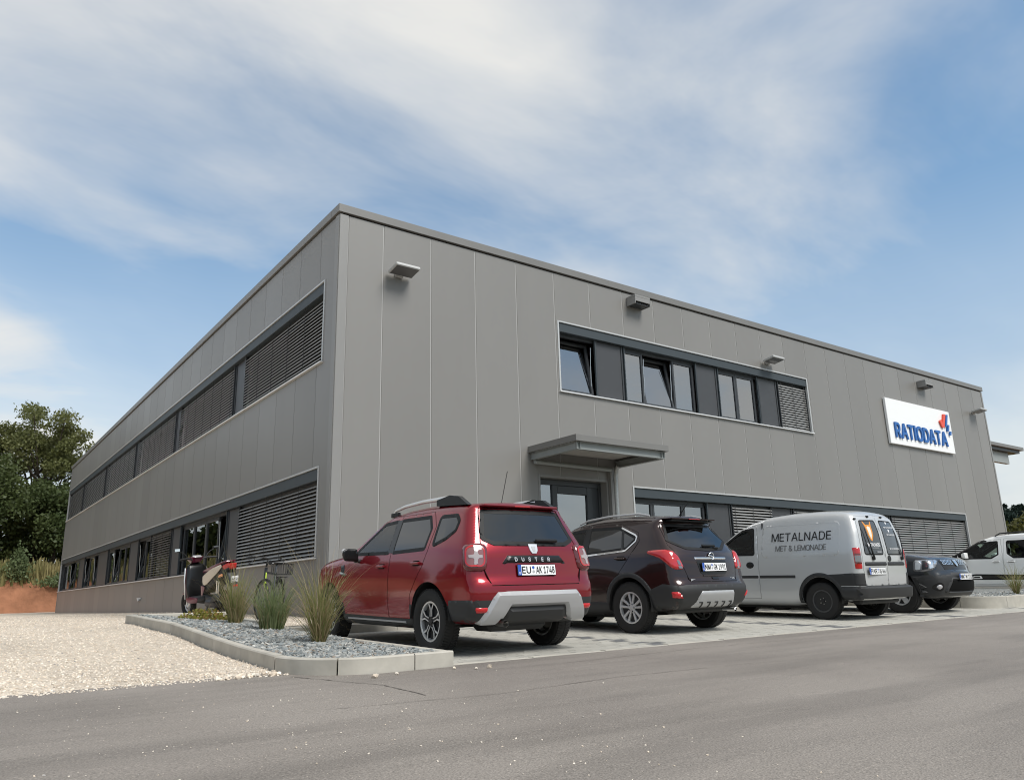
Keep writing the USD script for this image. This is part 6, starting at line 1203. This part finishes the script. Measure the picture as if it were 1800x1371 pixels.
    put('air_box', soft(hull([(.05,.12,.36),(-.22,.12,.40),(-.22,.20,.30),(.10,.20,.26),(-.10,.21,.42)]), 2), M['plastic'], t, smooth=50)
    hb = put('handlebar', [tube([(.92,.0,.98),(.88,s*.18,1.02),(.82,s*.34,1.01)], .017, 8) for s in (1,-1)], M['black'], t)
    put('handlebar_cowl', soft(symh([(1.06,.05,.93),(1.04,.13,1.0),(.92,.16,1.045),(.86,.10,1.04),(.90,.06,.94)]), 4), mar, t, smooth=50); put('instrument', soft(symh([(.90,.09,1.045),(.84,.07,1.03),(.86,.05,1.06),(.93,.06,1.07)]), 2), M['lens_clear'], t, smooth=50)
    for s in (1, -1):
        q = put('mirror', soft(hull([(.90+dx, s*.36+dy, 1.18+dz) for dx in (-.012,.02) for dy, dz in ((-.05,-.03),(.05,-.025),(.055,.02),(-.045,.03))]), 2), M['black'], t, smooth=50); put('mirror_arm', tube([(.90,s*.16,1.03),(.90,s*.24,1.12),(.90,s*.34,1.16)], .006, 6), M['black'], q)
        put('mirror_glass', bx(.884,.886,s*.36-.045,s*.36+.045,1.155,1.20), M['mirror'], q, smooth=False)
    put('stand', [tube([(.30,.12,.24),(.16,.22,.012)], .012, 6)], M['black'], t)
scooter()
def bicycle():
    fx, fy = -1.22, -.24; yaw = 236.0; z = float(lot_z(fx, fy))+.135
    a = math.radians(yaw); rx, ry = fx-1.06*math.cos(a), fy-1.06*math.sin(a)
    t = thing('bicycle', 'black city bicycle with yellow green frame stripe behind the ornamental grass', 'bicycle', (rx, ry, z), a)
    RW_ = .335; turn = math.radians(42)
    def whl(cx, rot):
        w_ = put('wheel', torus((cx,0,RW_+.018), RW_, .018, n=56, m=8, rot=0), M['tyre'], t, smooth=True)
        parts = [torus((cx,0,RW_+.018), RW_-.022, .010, n=48, m=6)]; sp = [tube([(cx+.02*math.cos(q+.5), .03*(-1)**k, RW_+.018+.02*math.sin(q+.5)), (cx+(RW_-.025)*math.cos(q), 0, RW_+.018+(RW_-.025)*math.sin(q))], .0012, 4, cap=False) for k, q in enumerate(np.arange(24)*2*np.pi/24)]
        put('rim', parts, M['rim_dark'], w_, smooth=True); put('spokes', sp, M['rim_dark'], w_, smooth=False); put('hub', tube([(cx,-.05,RW_+.018),(cx,.05,RW_+.018)], .022, 10), M['rim_dark'], w_); 
        if rot:
            for p in [w_] : UsdGeom.Xformable(p).AddTransformOp().Set(Gf.Matrix4d((trimesh.transformations.rotation_matrix(rot, [0,0,1], [cx-.06,0,0]).T).tolist()))
    whl(0, 0); whl(1.06, turn)
    fr = mat('bicycle_frame_black', (.018,.018,.02), .3, coat=.6); gr_ = mat('bicycle_green_stripe', (.42,.55,.03), .35, coat=.5)
    H1, H2, BBp, ST, SD = (.90,0,.80), (.94,0,.66), (.44,0,.29), (.27,0,.80), (.22,0,.96)
    f_ = put('frame', [tube([H2,(.44,0,.30)], .024, 10), tube([H1,ST], .019, 10), tube([BBp,ST,SD], .017, 10), tube([BBp,(0,.06,RW_+.02)], .011, 8), tube([BBp,(0,-.06,RW_+.02)], .011, 8), tube([ST,(0,.06,RW_+.02)], .009, 8), tube([ST,(0,-.06,RW_+.02)], .009, 8)], fr, t, smooth=50)
    put('head_tube', tube([(.885,0,.88),(.95,0,.62)], .024, 12), M['rim_dark'], f_, smooth=50); put('frame_stripe', tube([(.955,0,.645),(.80,0,.545)], .0265, 10), gr_, f_, smooth=50); put('frame_stripe', [tube([(.930,.018,.80),(.985,.02,.58)], .012, 8)], gr_, f_, smooth=50)
    put('fork', [tube([(.95,0,.64),(1.0,s*.05,.60),(1.06,s*.055,RW_+.02)], .013, 8) for s in (1,-1)], fr, t, smooth=50)
    put('saddle', soft(hull([(.36,s*.02,.98) for s in (1,-1)] + [(.10,s*.085,1.0) for s in (1,-1)] + [(.12,s*.07,.95) for s in (1,-1)]), 2), M['black'], t, smooth=50)
    c_, s_ = math.cos(turn), math.sin(turn)
    def T(p): return (.88+c_*p[0]-s_*p[1], s_*p[0]+c_*p[1], p[2])
    hb = put('handlebar', [tube([T((0,0,.90)),T((.04,0,1.0))], .016, 8), tube([T((-.10,.30,1.04)),T((.0,.22,1.06)),T((.04,0,1.03)),T((.0,-.22,1.06)),T((-.10,-.30,1.04))], .012, 8)], M['black'], t, smooth=50)
    for s in (1, -1): put('grip', tube([T((-.03,s*.24,1.055)),T((-.11,s*.31,1.035))], .018, 8), M['black'], hb, smooth=50); put('brake_lever', tube([T((.02,s*.20,1.04)),T((.05,s*.28,.98)),T((.02,s*.33,.93))], .006, 6), M['black'], hb)
    put('front_lamp', tube([T((.08,0,.96)),T((.13,0,.96))], [.03,.036], 12), M['gloss_black'], t)
    put('mudguard', [tube([(-RW_*1.08*math.cos(q), 0, RW_+.018+RW_*1.10*math.sin(q)) for q in np.linspace(-.1, 2.2, 14)], .022, 6)], M['black'], t, smooth=50)
    rk = put('carrier', [tube([(.16,s*.06,.74),(-.30,s*.07,.76)], .006, 6) for s in (1,-1)] + [tube([(0,s*.07,RW_+.02),(-.12,s*.07,.75)], .006, 6) for s in (1,-1)] + [tube([(x_,-.065,.755),(x_,.065,.755)], .005, 6) for x_ in (-.28,-.18,-.08,.02,.12)], M['black'], t, smooth=50)
    bk = [tube([(x0_,-.15*q,zz),(x0_,.15*q,zz)], .005, 5) for x0_ in (-.36,.02) for q, zz in ((1,.98),(.85,.80))] + [tube([(-.36,s*.15,.98),(.02,s*.15,.98)], .005, 5) for s in (1,-1)]
    for k in range(8):
        for s in (1, -1): bk.append(tube([(-.36+.054*k, s*.13, .79), (-.36+.054*k, s*.15, .98)], .003, 4))
        bk.append(tube([(-.36, -.14+.04*k, .80), (-.36, -.15+.043*k, .98)], .003, 4)); bk.append(tube([(.02, -.14+.04*k, .80), (.02, -.15+.043*k, .98)], .003, 4))
    put('basket', bk, M['black'], t, smooth=False)
    put('chainring', [torus((.44,-.05,.29), .085, .008, n=28, m=6)], M['rim_dark'], t, smooth=True); put('crank', [tube([(.44,-.07,.29),(.55,-.07,.16)], .011, 6), tube([(.44,.07,.29),(.33,.07,.42)], .011, 6)], M['rim_dark'], t); put('pedal', bx(.50,.60,-.17,-.08,.15,.17,.005), M['black'], t); put('pedal', bx(.28,.38,.08,.17,.41,.43,.005), M['black'], t)
    put('stand', tube([(.10,.05,.32),(.02,.16,.01)], .009, 6), M['black'], t)
bicycle()

# ------------------------------------------------------------------ ornamental grasses
M['blade'] = leaf_mat('grass_blade_green', (0.22,0.25,0.075), (0.38,0.38,0.16), 9, .5)
M['blade2'] = leaf_mat('grass_blade_grey_green', (0.19,0.25,0.10), (0.33,0.38,0.19), 9, .5)
M['straw'] = leaf_mat('dry_grass_straw', (0.44,0.33,0.17), (0.62,0.51,0.30), 9, .4)
M['creeper'] = leaf_mat('creeper_leaf_yellow_green', (0.17,0.19,0.035), (0.36,0.32,0.06), 14, .35)
M['rust_leaf'] = leaf_mat('creeper_leaf_rust', (0.30,0.15,0.05), (0.36,0.26,0.08), 14, .35)
def blades(r_, n, L, lean, rad, w=.0036, nseg=7, droop=1.0):
    az = r_.uniform(0, 2*np.pi, n); ln = L*(.45+.55*r_.random(n)); le = np.abs(r_.normal(0, 1, n))*lean+.03; b = rad*np.sqrt(r_.random(n)); ba = az+r_.normal(0, .7, n)
    s = np.linspace(0, 1, nseg+1); out_v, out_f = [], []
    dr = droop*(.2+1.3*r_.random(n)**2)
    ang = le[:,None] + dr[:,None]*s[None,:]**2.0; st = ln[:,None]/nseg
    hx = np.cumsum(np.sin(ang)*st, 1)-np.sin(ang[:,:1])*st; hz = np.cumsum(np.cos(ang)*st, 1)-np.cos(ang[:,:1])*st
    az2 = az[:,None] + r_.normal(0, .25, n)[:,None]*s[None,:]
    cx = b[:,None]*np.cos(ba)[:,None]+hx*np.cos(az2); cy = b[:,None]*np.sin(ba)[:,None]+hx*np.sin(az2); cz = np.maximum(hz, .01*s)
    wd = w*(.7+.6*r_.random(n))[:,None]*(1-s**2.2*.92)[None,:]; tw = az+np.pi/2+r_.normal(0, .6, n); px_, py_ = np.cos(tw)[:,None]*wd, np.sin(tw)[:,None]*wd
    v = np.stack([np.stack([cx-px_, cy-py_, cz], -1), np.stack([cx+px_, cy+py_, cz], -1)], 2).reshape(-1, 3)
    i = np.arange(n)[:,None]*(nseg+1)*2 + np.arange(nseg)[None,:]*2; i = i.ravel(); f = np.vstack([np.c_[i, i+1, i+3], np.c_[i, i+3, i+2]])
    return trimesh.Trimesh(v, f, process=False)
def tuft(x, y, z, h, n, lean, rad, label, seed, mats=('blade','straw'), share=.3, droop=1.0, spray=0, w=.0045):
    r_ = np.random.default_rng(seed); t = thing('ornamental_grass', label, 'grass clump', (x, y, z))
    put('leaf_blades', blades(r_, int(n*(1-share)), h, lean, rad, w, droop=droop), M[mats[0]], t, smooth=False); put('dry_blades', blades(r_, int(n*share), h*.85, lean*1.25, rad, w*.8, droop=droop*1.2), M[mats[1]], t, smooth=False)
    if spray: put('flower_stalks', blades(r_, spray, h*1.32, lean*1.2, rad, w*.45, 9, droop*.9), M[mats[1]], t, smooth=False)
bz = lambda x, y: float(bed_z(np.array([x]), np.array([y]))[0])-.01
tuft(-1.90, -1.15, bz(-1.9,-1.15),   .98, 300, .21, .09, 'feathery green grass clump left of the middle clump, beside the scooter', 21, share=.38, spray=60)
tuft(-1.86, -2.60, bz(-1.86,-2.6), .84, 360, .19, .15, 'broad upright grey green grass clump in front of the bicycle', 22, mats=('blade2','straw'), share=.20, droop=1.0, w=.0050)
tuft(-2.03, -4.62, bz(-2.03,-4.62), 1.02, 330, .23, .055, 'fan shaped grass clump nearest the red car and the road', 23, share=.42, spray=70, droop=1.25)
tuft(14.55, -5.10, float(lot_z(14.5,-5.1))+.205, .85, 150, .24, .05, 'thin arching grass clump in the bed in front of the white van', 24, share=.4, spray=26, droop=1.5)
def creeper(x, y, rx, ry, n, seed, label):
    r_ = np.random.default_rng(seed); t = thing('low_shrub', label, 'shrub', (x, y, bz(x, y)))
    for nm, mt, k in (('leaves', 'creeper', .72), ('rust_leaves', 'rust_leaf', .28)):
        m_ = int(n*k); a = r_.uniform(0, 2*np.pi, m_); q = np.sqrt(r_.random(m_)); c = np.c_[rx*q*np.cos(a), ry*q*np.sin(a), (.02+.20*(1-q**2)*r_.random(m_))]
        put(nm, leaf_quads(r_, c, .035, 1.6), M[mt], t, smooth=False)
    put('stems', blades(r_, 60, .30, .6, .15, .003, droop=.9), M['straw'], t, smooth=False)
def leaf_quads(r_, c, size, asp=1.4):
    n = len(c); d = r_.normal(0, 1, (n,3)); d /= np.linalg.norm(d, axis=1, keepdims=True); e = np.cross(d, r_.normal(0, 1, (n,3))); e /= np.linalg.norm(e, axis=1, keepdims=True)+1e-9
    s = size*(.6+.8*r_.random((n,1))); a, b = d*s*asp*.5, e*s*.5
    v = np.stack([c-a, c+b*.9, c+a, c-b*.9], 1).reshape(-1, 3); i = np.arange(n)*4; return trimesh.Trimesh(v, np.vstack([np.c_[i,i+1,i+2], np.c_[i,i+2,i+3]]), process=False)
creeper(-2.02, .15, .42, .55, 800, 31, 'low yellow green shrub creeping over the slate chips beside the scooter')

# ------------------------------------------------------------------ earth bank, trees, far hill
def bank_h(x, y):
    d = np.maximum(np.asarray(y)-44.5, -(np.asarray(x)+34.0)); d = d + 1.4*(meshkit.fbm(np.stack([x*.16, y*.16, 0*x], -1), 3)-.5)
    t = np.clip(d/1.9, 0, 1); top = 2.25+.35*(meshkit.fbm(np.stack([x*.1, y*.1, 0*x+5], -1), 2)-.5)
    return np.where(d < 0, -.4, .02+top*(t*t*(3-2*t))**.8 + .045*np.maximum(d-1.9, 0)) + .34*(meshkit.fbm(np.stack([x*1.1, y*1.1, 0*x+2], -1), 5)-.5)
ya = np.r_[np.linspace(-8, 42, 60), np.linspace(42.6, 49, 40), np.linspace(50, 120, 25)]; xa = np.r_[np.linspace(-110, -40, 20), np.linspace(-39.4, -32, 26), np.linspace(-31, -8, 60), np.linspace(-7.8, 6, 90), np.linspace(6.5, 45, 40)]
tag(put('earth_bank', grid_sheet(xa, ya, bank_h), M['earth'], smooth=True), kind='structure')
M['meadow'] = leaf_mat('meadow_grass', (0.20,0.21,0.065), (0.50,0.41,0.20), .35, .3); M['weed'] = leaf_mat('tall_weed_leaf', (0.12,0.17,0.07), (0.21,0.26,0.12), .6, .3); M['flower'] = mat('white_flower', (.62,.60,.52), .8)
r_ = np.random.default_rng(41); n = 20000; c = np.c_[r_.uniform(-40, 14, n), 44.9+12*r_.random(n)**2.2]; c2 = np.c_[-35.0-9*r_.random(4000)**1.5, r_.uniform(0, 46, 4000)]; c = np.vstack([c, c2])
hh = bank_h(c[:,0], c[:,1]); ok = hh > 1.7; c = np.c_[c, hh][ok]; n = len(c)
hg = (.45+.95*r_.random(n))*(.6+.8*meshkit.noise(np.c_[c[:,0]*.35, c[:,1]*.35, 0*c[:,0]])); a = r_.uniform(0, 2*np.pi, n); wv = .05+.05*r_.random(n); dx, dy = np.cos(a)*wv, np.sin(a)*wv; lx, ly = r_.normal(0, .15, (2, n))*hg
v = np.stack([np.c_[c[:,0]-dx, c[:,1]-dy, c[:,2]-.05], np.c_[c[:,0]+dx, c[:,1]+dy, c[:,2]-.05], np.c_[c[:,0]+lx+dx*.3, c[:,1]+ly+dy*.3, c[:,2]+hg], np.c_[c[:,0]+lx-dx*.3, c[:,1]+ly-dy*.3, c[:,2]+hg*.96]], 1).reshape(-1,3); i = np.arange(n)*4
tag(put('meadow_grass', trimesh.Trimesh(v, np.vstack([np.c_[i,i+1,i+2], np.c_[i,i+2,i+3]]), process=False), M['meadow'], smooth=False), 'tall dry meadow grass along the top of the earth bank', 'grass', kind='stuff')
fc = c[(r_.random(n) < .05) & (c[:,0] < -3.2)]; tag(put('meadow_flowers', leaf_quads(r_, fc+np.c_[np.zeros((len(fc),2)), .5+.5*r_.random(len(fc))], .16, 1.0), M['flower'], smooth=False), 'white wild flowers among the grass on the earth bank', 'wild flowers', kind='stuff')
def weed(x, y, h, w_, seed, label, n=700, mt='weed'):
    q = np.random.default_rng(seed); z = float(bank_h(np.array([x]), np.array([y]))[0]); n = int(n*2.2); t = thing('bank_bush', label, 'bush', (x, y, z-.05)); c = q.normal(0, 1, (n,3))*np.array([w_*.42, w_*.42, h*.26])+np.array([0,0,h*.48]); c = c[(c[:,2] > 0)]; c[:,:2] *= (1.15-.75*np.clip(c[:,2:]/h, 0, 1))
    put('leaves', leaf_quads(q, c, .11), M[mt], t, smooth=False); put('stems', blades(q, 30, h*.9, .2, w_*.2, .012, 5, .4), M[mt], t, smooth=False)
weed(-1.2, 45.9, 2.0, 1.0, 51, 'tall grey green bush on the earth bank left of the building'); weed(1.1, 45.4, .8, 1.5, 52, 'low green bush on the bank edge close to the building corner'); weed(-3.4, 46.3, 1.3, 1.1, 53, 'flowering green bush on the earth bank at the left picture edge')
M['bark'] = mat('tree_bark', (0.075,0.058,0.042), .9, var=.3, vscale=4, bump=.6, bscale=9, bdist=.05)
def leafset(nm, ca, cb): M[nm] = leaf_mat(nm, ca, cb, .35, .30)
leafset('leaf_mid', (0.12,0.14,0.042), (0.23,0.235,0.085)); leafset('leaf_dark', (0.066,0.095,0.030), (0.13,0.16,0.052)); leafset('leaf_olive', (0.085,0.090,0.018), (0.17,0.155,0.035))
def tree(x, y, z, H_, cr, ch, label, seed, mt, nb=26, nl=9000, leaf=.26, name='broadleaf_tree', group=None, low=.35, gap=.55):
    q = np.random.default_rng(seed); t = thing(name, label, 'tree', (x, y, z), group=group)
    cz = H_-ch/2; B = q.normal(0, 1, (nb,3)); B /= np.linalg.norm(B, axis=1, keepdims=True); B *= (q.random((nb,1))**.45)*np.array([cr*.78, cr*.78, ch*.42]); B[:,2] += cz
    rad = (.20+.22*q.random(nb))*cr*gap*1.6
    k = q.integers(0, nb, nl); d = q.normal(0, 1, (nl,3)); d /= np.linalg.norm(d, axis=1, keepdims=True); c = B[k]+d*(rad[k]*(.30+.75*q.random(nl)**.6))[:,None]*np.array([1.15,1.15,.8])+q.normal(0, .12, (nl,3))
    c = c[c[:,2] > H_*low*.6]; put('crown', leaf_quads(q, c, leaf), M[mt], t, smooth=False)
    pts = np.array([(0,0,-.4),(.1,.05,H_*.2),(.0,.15,H_*.42),(.1,.0,H_*.66)]); tr = [tube(pts, [cr*.075, cr*.055, cr*.042, cr*.02], 10)]
    for j in range(min(nb, 18)):
        s0 = H_*(.24+.36*q.random()); st = np.array([.05,.08,s0]); e = B[j]; mid = (st+e)/2+np.array([0,0,-.04*H_])+q.normal(0, .15, 3); tr.append(tube([st, mid, e], [cr*.026, cr*.016, cr*.006], 6))
    put('trunk', tr, M['bark'], t, smooth=50)
bz2 = lambda x, y: float(bank_h(np.array([float(x)]), np.array([float(y)]))[0])
tree(0.3, 55.0, bz2(.3,55), 13.9, 5.2, 9.6, 'tall airy tree with sky showing through, left of the building', 61, 'leaf_mid', 70, 24000, .14, gap=.27)
tree(-3.4, 50.5, bz2(-3.4,50.5), 8.2, 3.9, 7.4, 'dark dense tree at the left picture edge in front of the airy tree', 62, 'leaf_dark', 40, 24000, .16, low=.05)
tree(1.0, 51.0, bz2(1,51), 7.2, 3.6, 6.6, 'dark dense tree hard against the far building corner', 63, 'leaf_dark', 40, 24000, .16, low=.05)
tree(-8.2, 53.0, bz2(-8,53), 12.5, 5.0, 9.5, 'mid green tree cut by the left picture edge', 64, 'leaf_mid', 46, 24000, .16, low=.1)
wood_v = []
def wood(x, y, h, cr, n, sd, leaf):
    q = np.random.default_rng(sd); nb = 20; B = q.normal(0, 1, (nb,3)); B /= np.linalg.norm(B, axis=1, keepdims=True); B *= (q.random((nb,1))**.45)*np.array([cr*.78, cr*.78, h*.42]); B[:,2] += h*.52
    k = q.integers(0, nb, n); d = q.normal(0, 1, (n,3)); d /= np.linalg.norm(d, axis=1, keepdims=True); c = B[k]+d*(cr*(.25+.30*q.random(nb))[k]*q.random(n)**.4)[:,None]; c = c[c[:,2] > .1]; wood_v.append(leaf_quads(q, c+np.array([x, y, bz2(x, y)]), leaf))
for k, (x, y, h) in enumerate(((-15,52,11),(-23,56,13),(-31,53,12),(-42,45,13),(-44,34,11),(-43,22,12.5),(-45,10,11.5),(5.5,54,9.5),(12,57,12))): wood(x, y, h, 4.6, 4500, 70+k, .36)
for k, x in enumerate(np.arange(-34, 16, 3.4)): wood(float(x), 57.5+1.5*math.sin(k*2.1), 5.2+1.1*math.sin(k*1.7), 2.7, 2600, 120+k, .36)
for k, y in enumerate(np.arange(2, 48, 3.6)): wood(-45.5+1.2*math.sin(k*2.1), float(y), 5.4+1.1*math.sin(k*1.7), 2.7, 1800, 150+k, .42)
tag(put('woodland', trimesh.util.concatenate(wood_v), M['leaf_dark'], smooth=False), 'dark wood beyond the earth bank, seen low between the tree trunks', 'wood', kind='stuff')
tree(82.5, 19.5, 0.0, 6.6, 5.0, 6.2, 'round olive green tree in front of the wooded hill on the right', 90, 'leaf_olive', 46, 14000, .28, low=.05)
# wooded hill far to the right
def hill_h(x, y):
    d = np.hypot((x-330)/190, (y-125)/95); d2 = np.hypot((x-420)/220, (y+40)/120); return np.maximum(18*np.exp(-d*d*1.6), 21*np.exp(-d2*d2*1.5))-3.0
tag(put('hill', grid_sheet(np.linspace(120, 620, 70), np.linspace(-220, 330, 70), hill_h), M['field'], smooth=True), kind='structure')
M['conifer'] = leaf_mat('conifer_needles', (0.034,0.058,0.046), (0.060,0.088,0.068), .12, .15)
q = np.random.default_rng(95); P = np.c_[q.uniform(190, 420, 2600), q.uniform(-60, 200, 2600)]; P = P[hill_h(P[:,0], P[:,1]) > 1]
def conifer(seed):
    s = np.random.default_rng(seed); n = 420; u = s.random(n)**.7; a = s.uniform(0, 2*np.pi, n); rr_ = (1-u)*2.6*(.55+.45*s.random(n))+.1; c = np.c_[rr_*np.cos(a), rr_*np.sin(a), .8+u*10.5]; return leaf_quads(s, c, 1.0, 1.5)
n = len(P); grow_arrays('hill_forest', np.c_[P, hill_h(P[:,0], P[:,1])-.5], rand_quat(n, q, 0.0), (.7+.6*q.random((n,1)))*np.ones((1,3)), q.integers(0, 3, n), [conifer(s) for s in (1,2,3)], [M['conifer']]*3, 'dark conifer forest covering the hill on the right', 'forest')
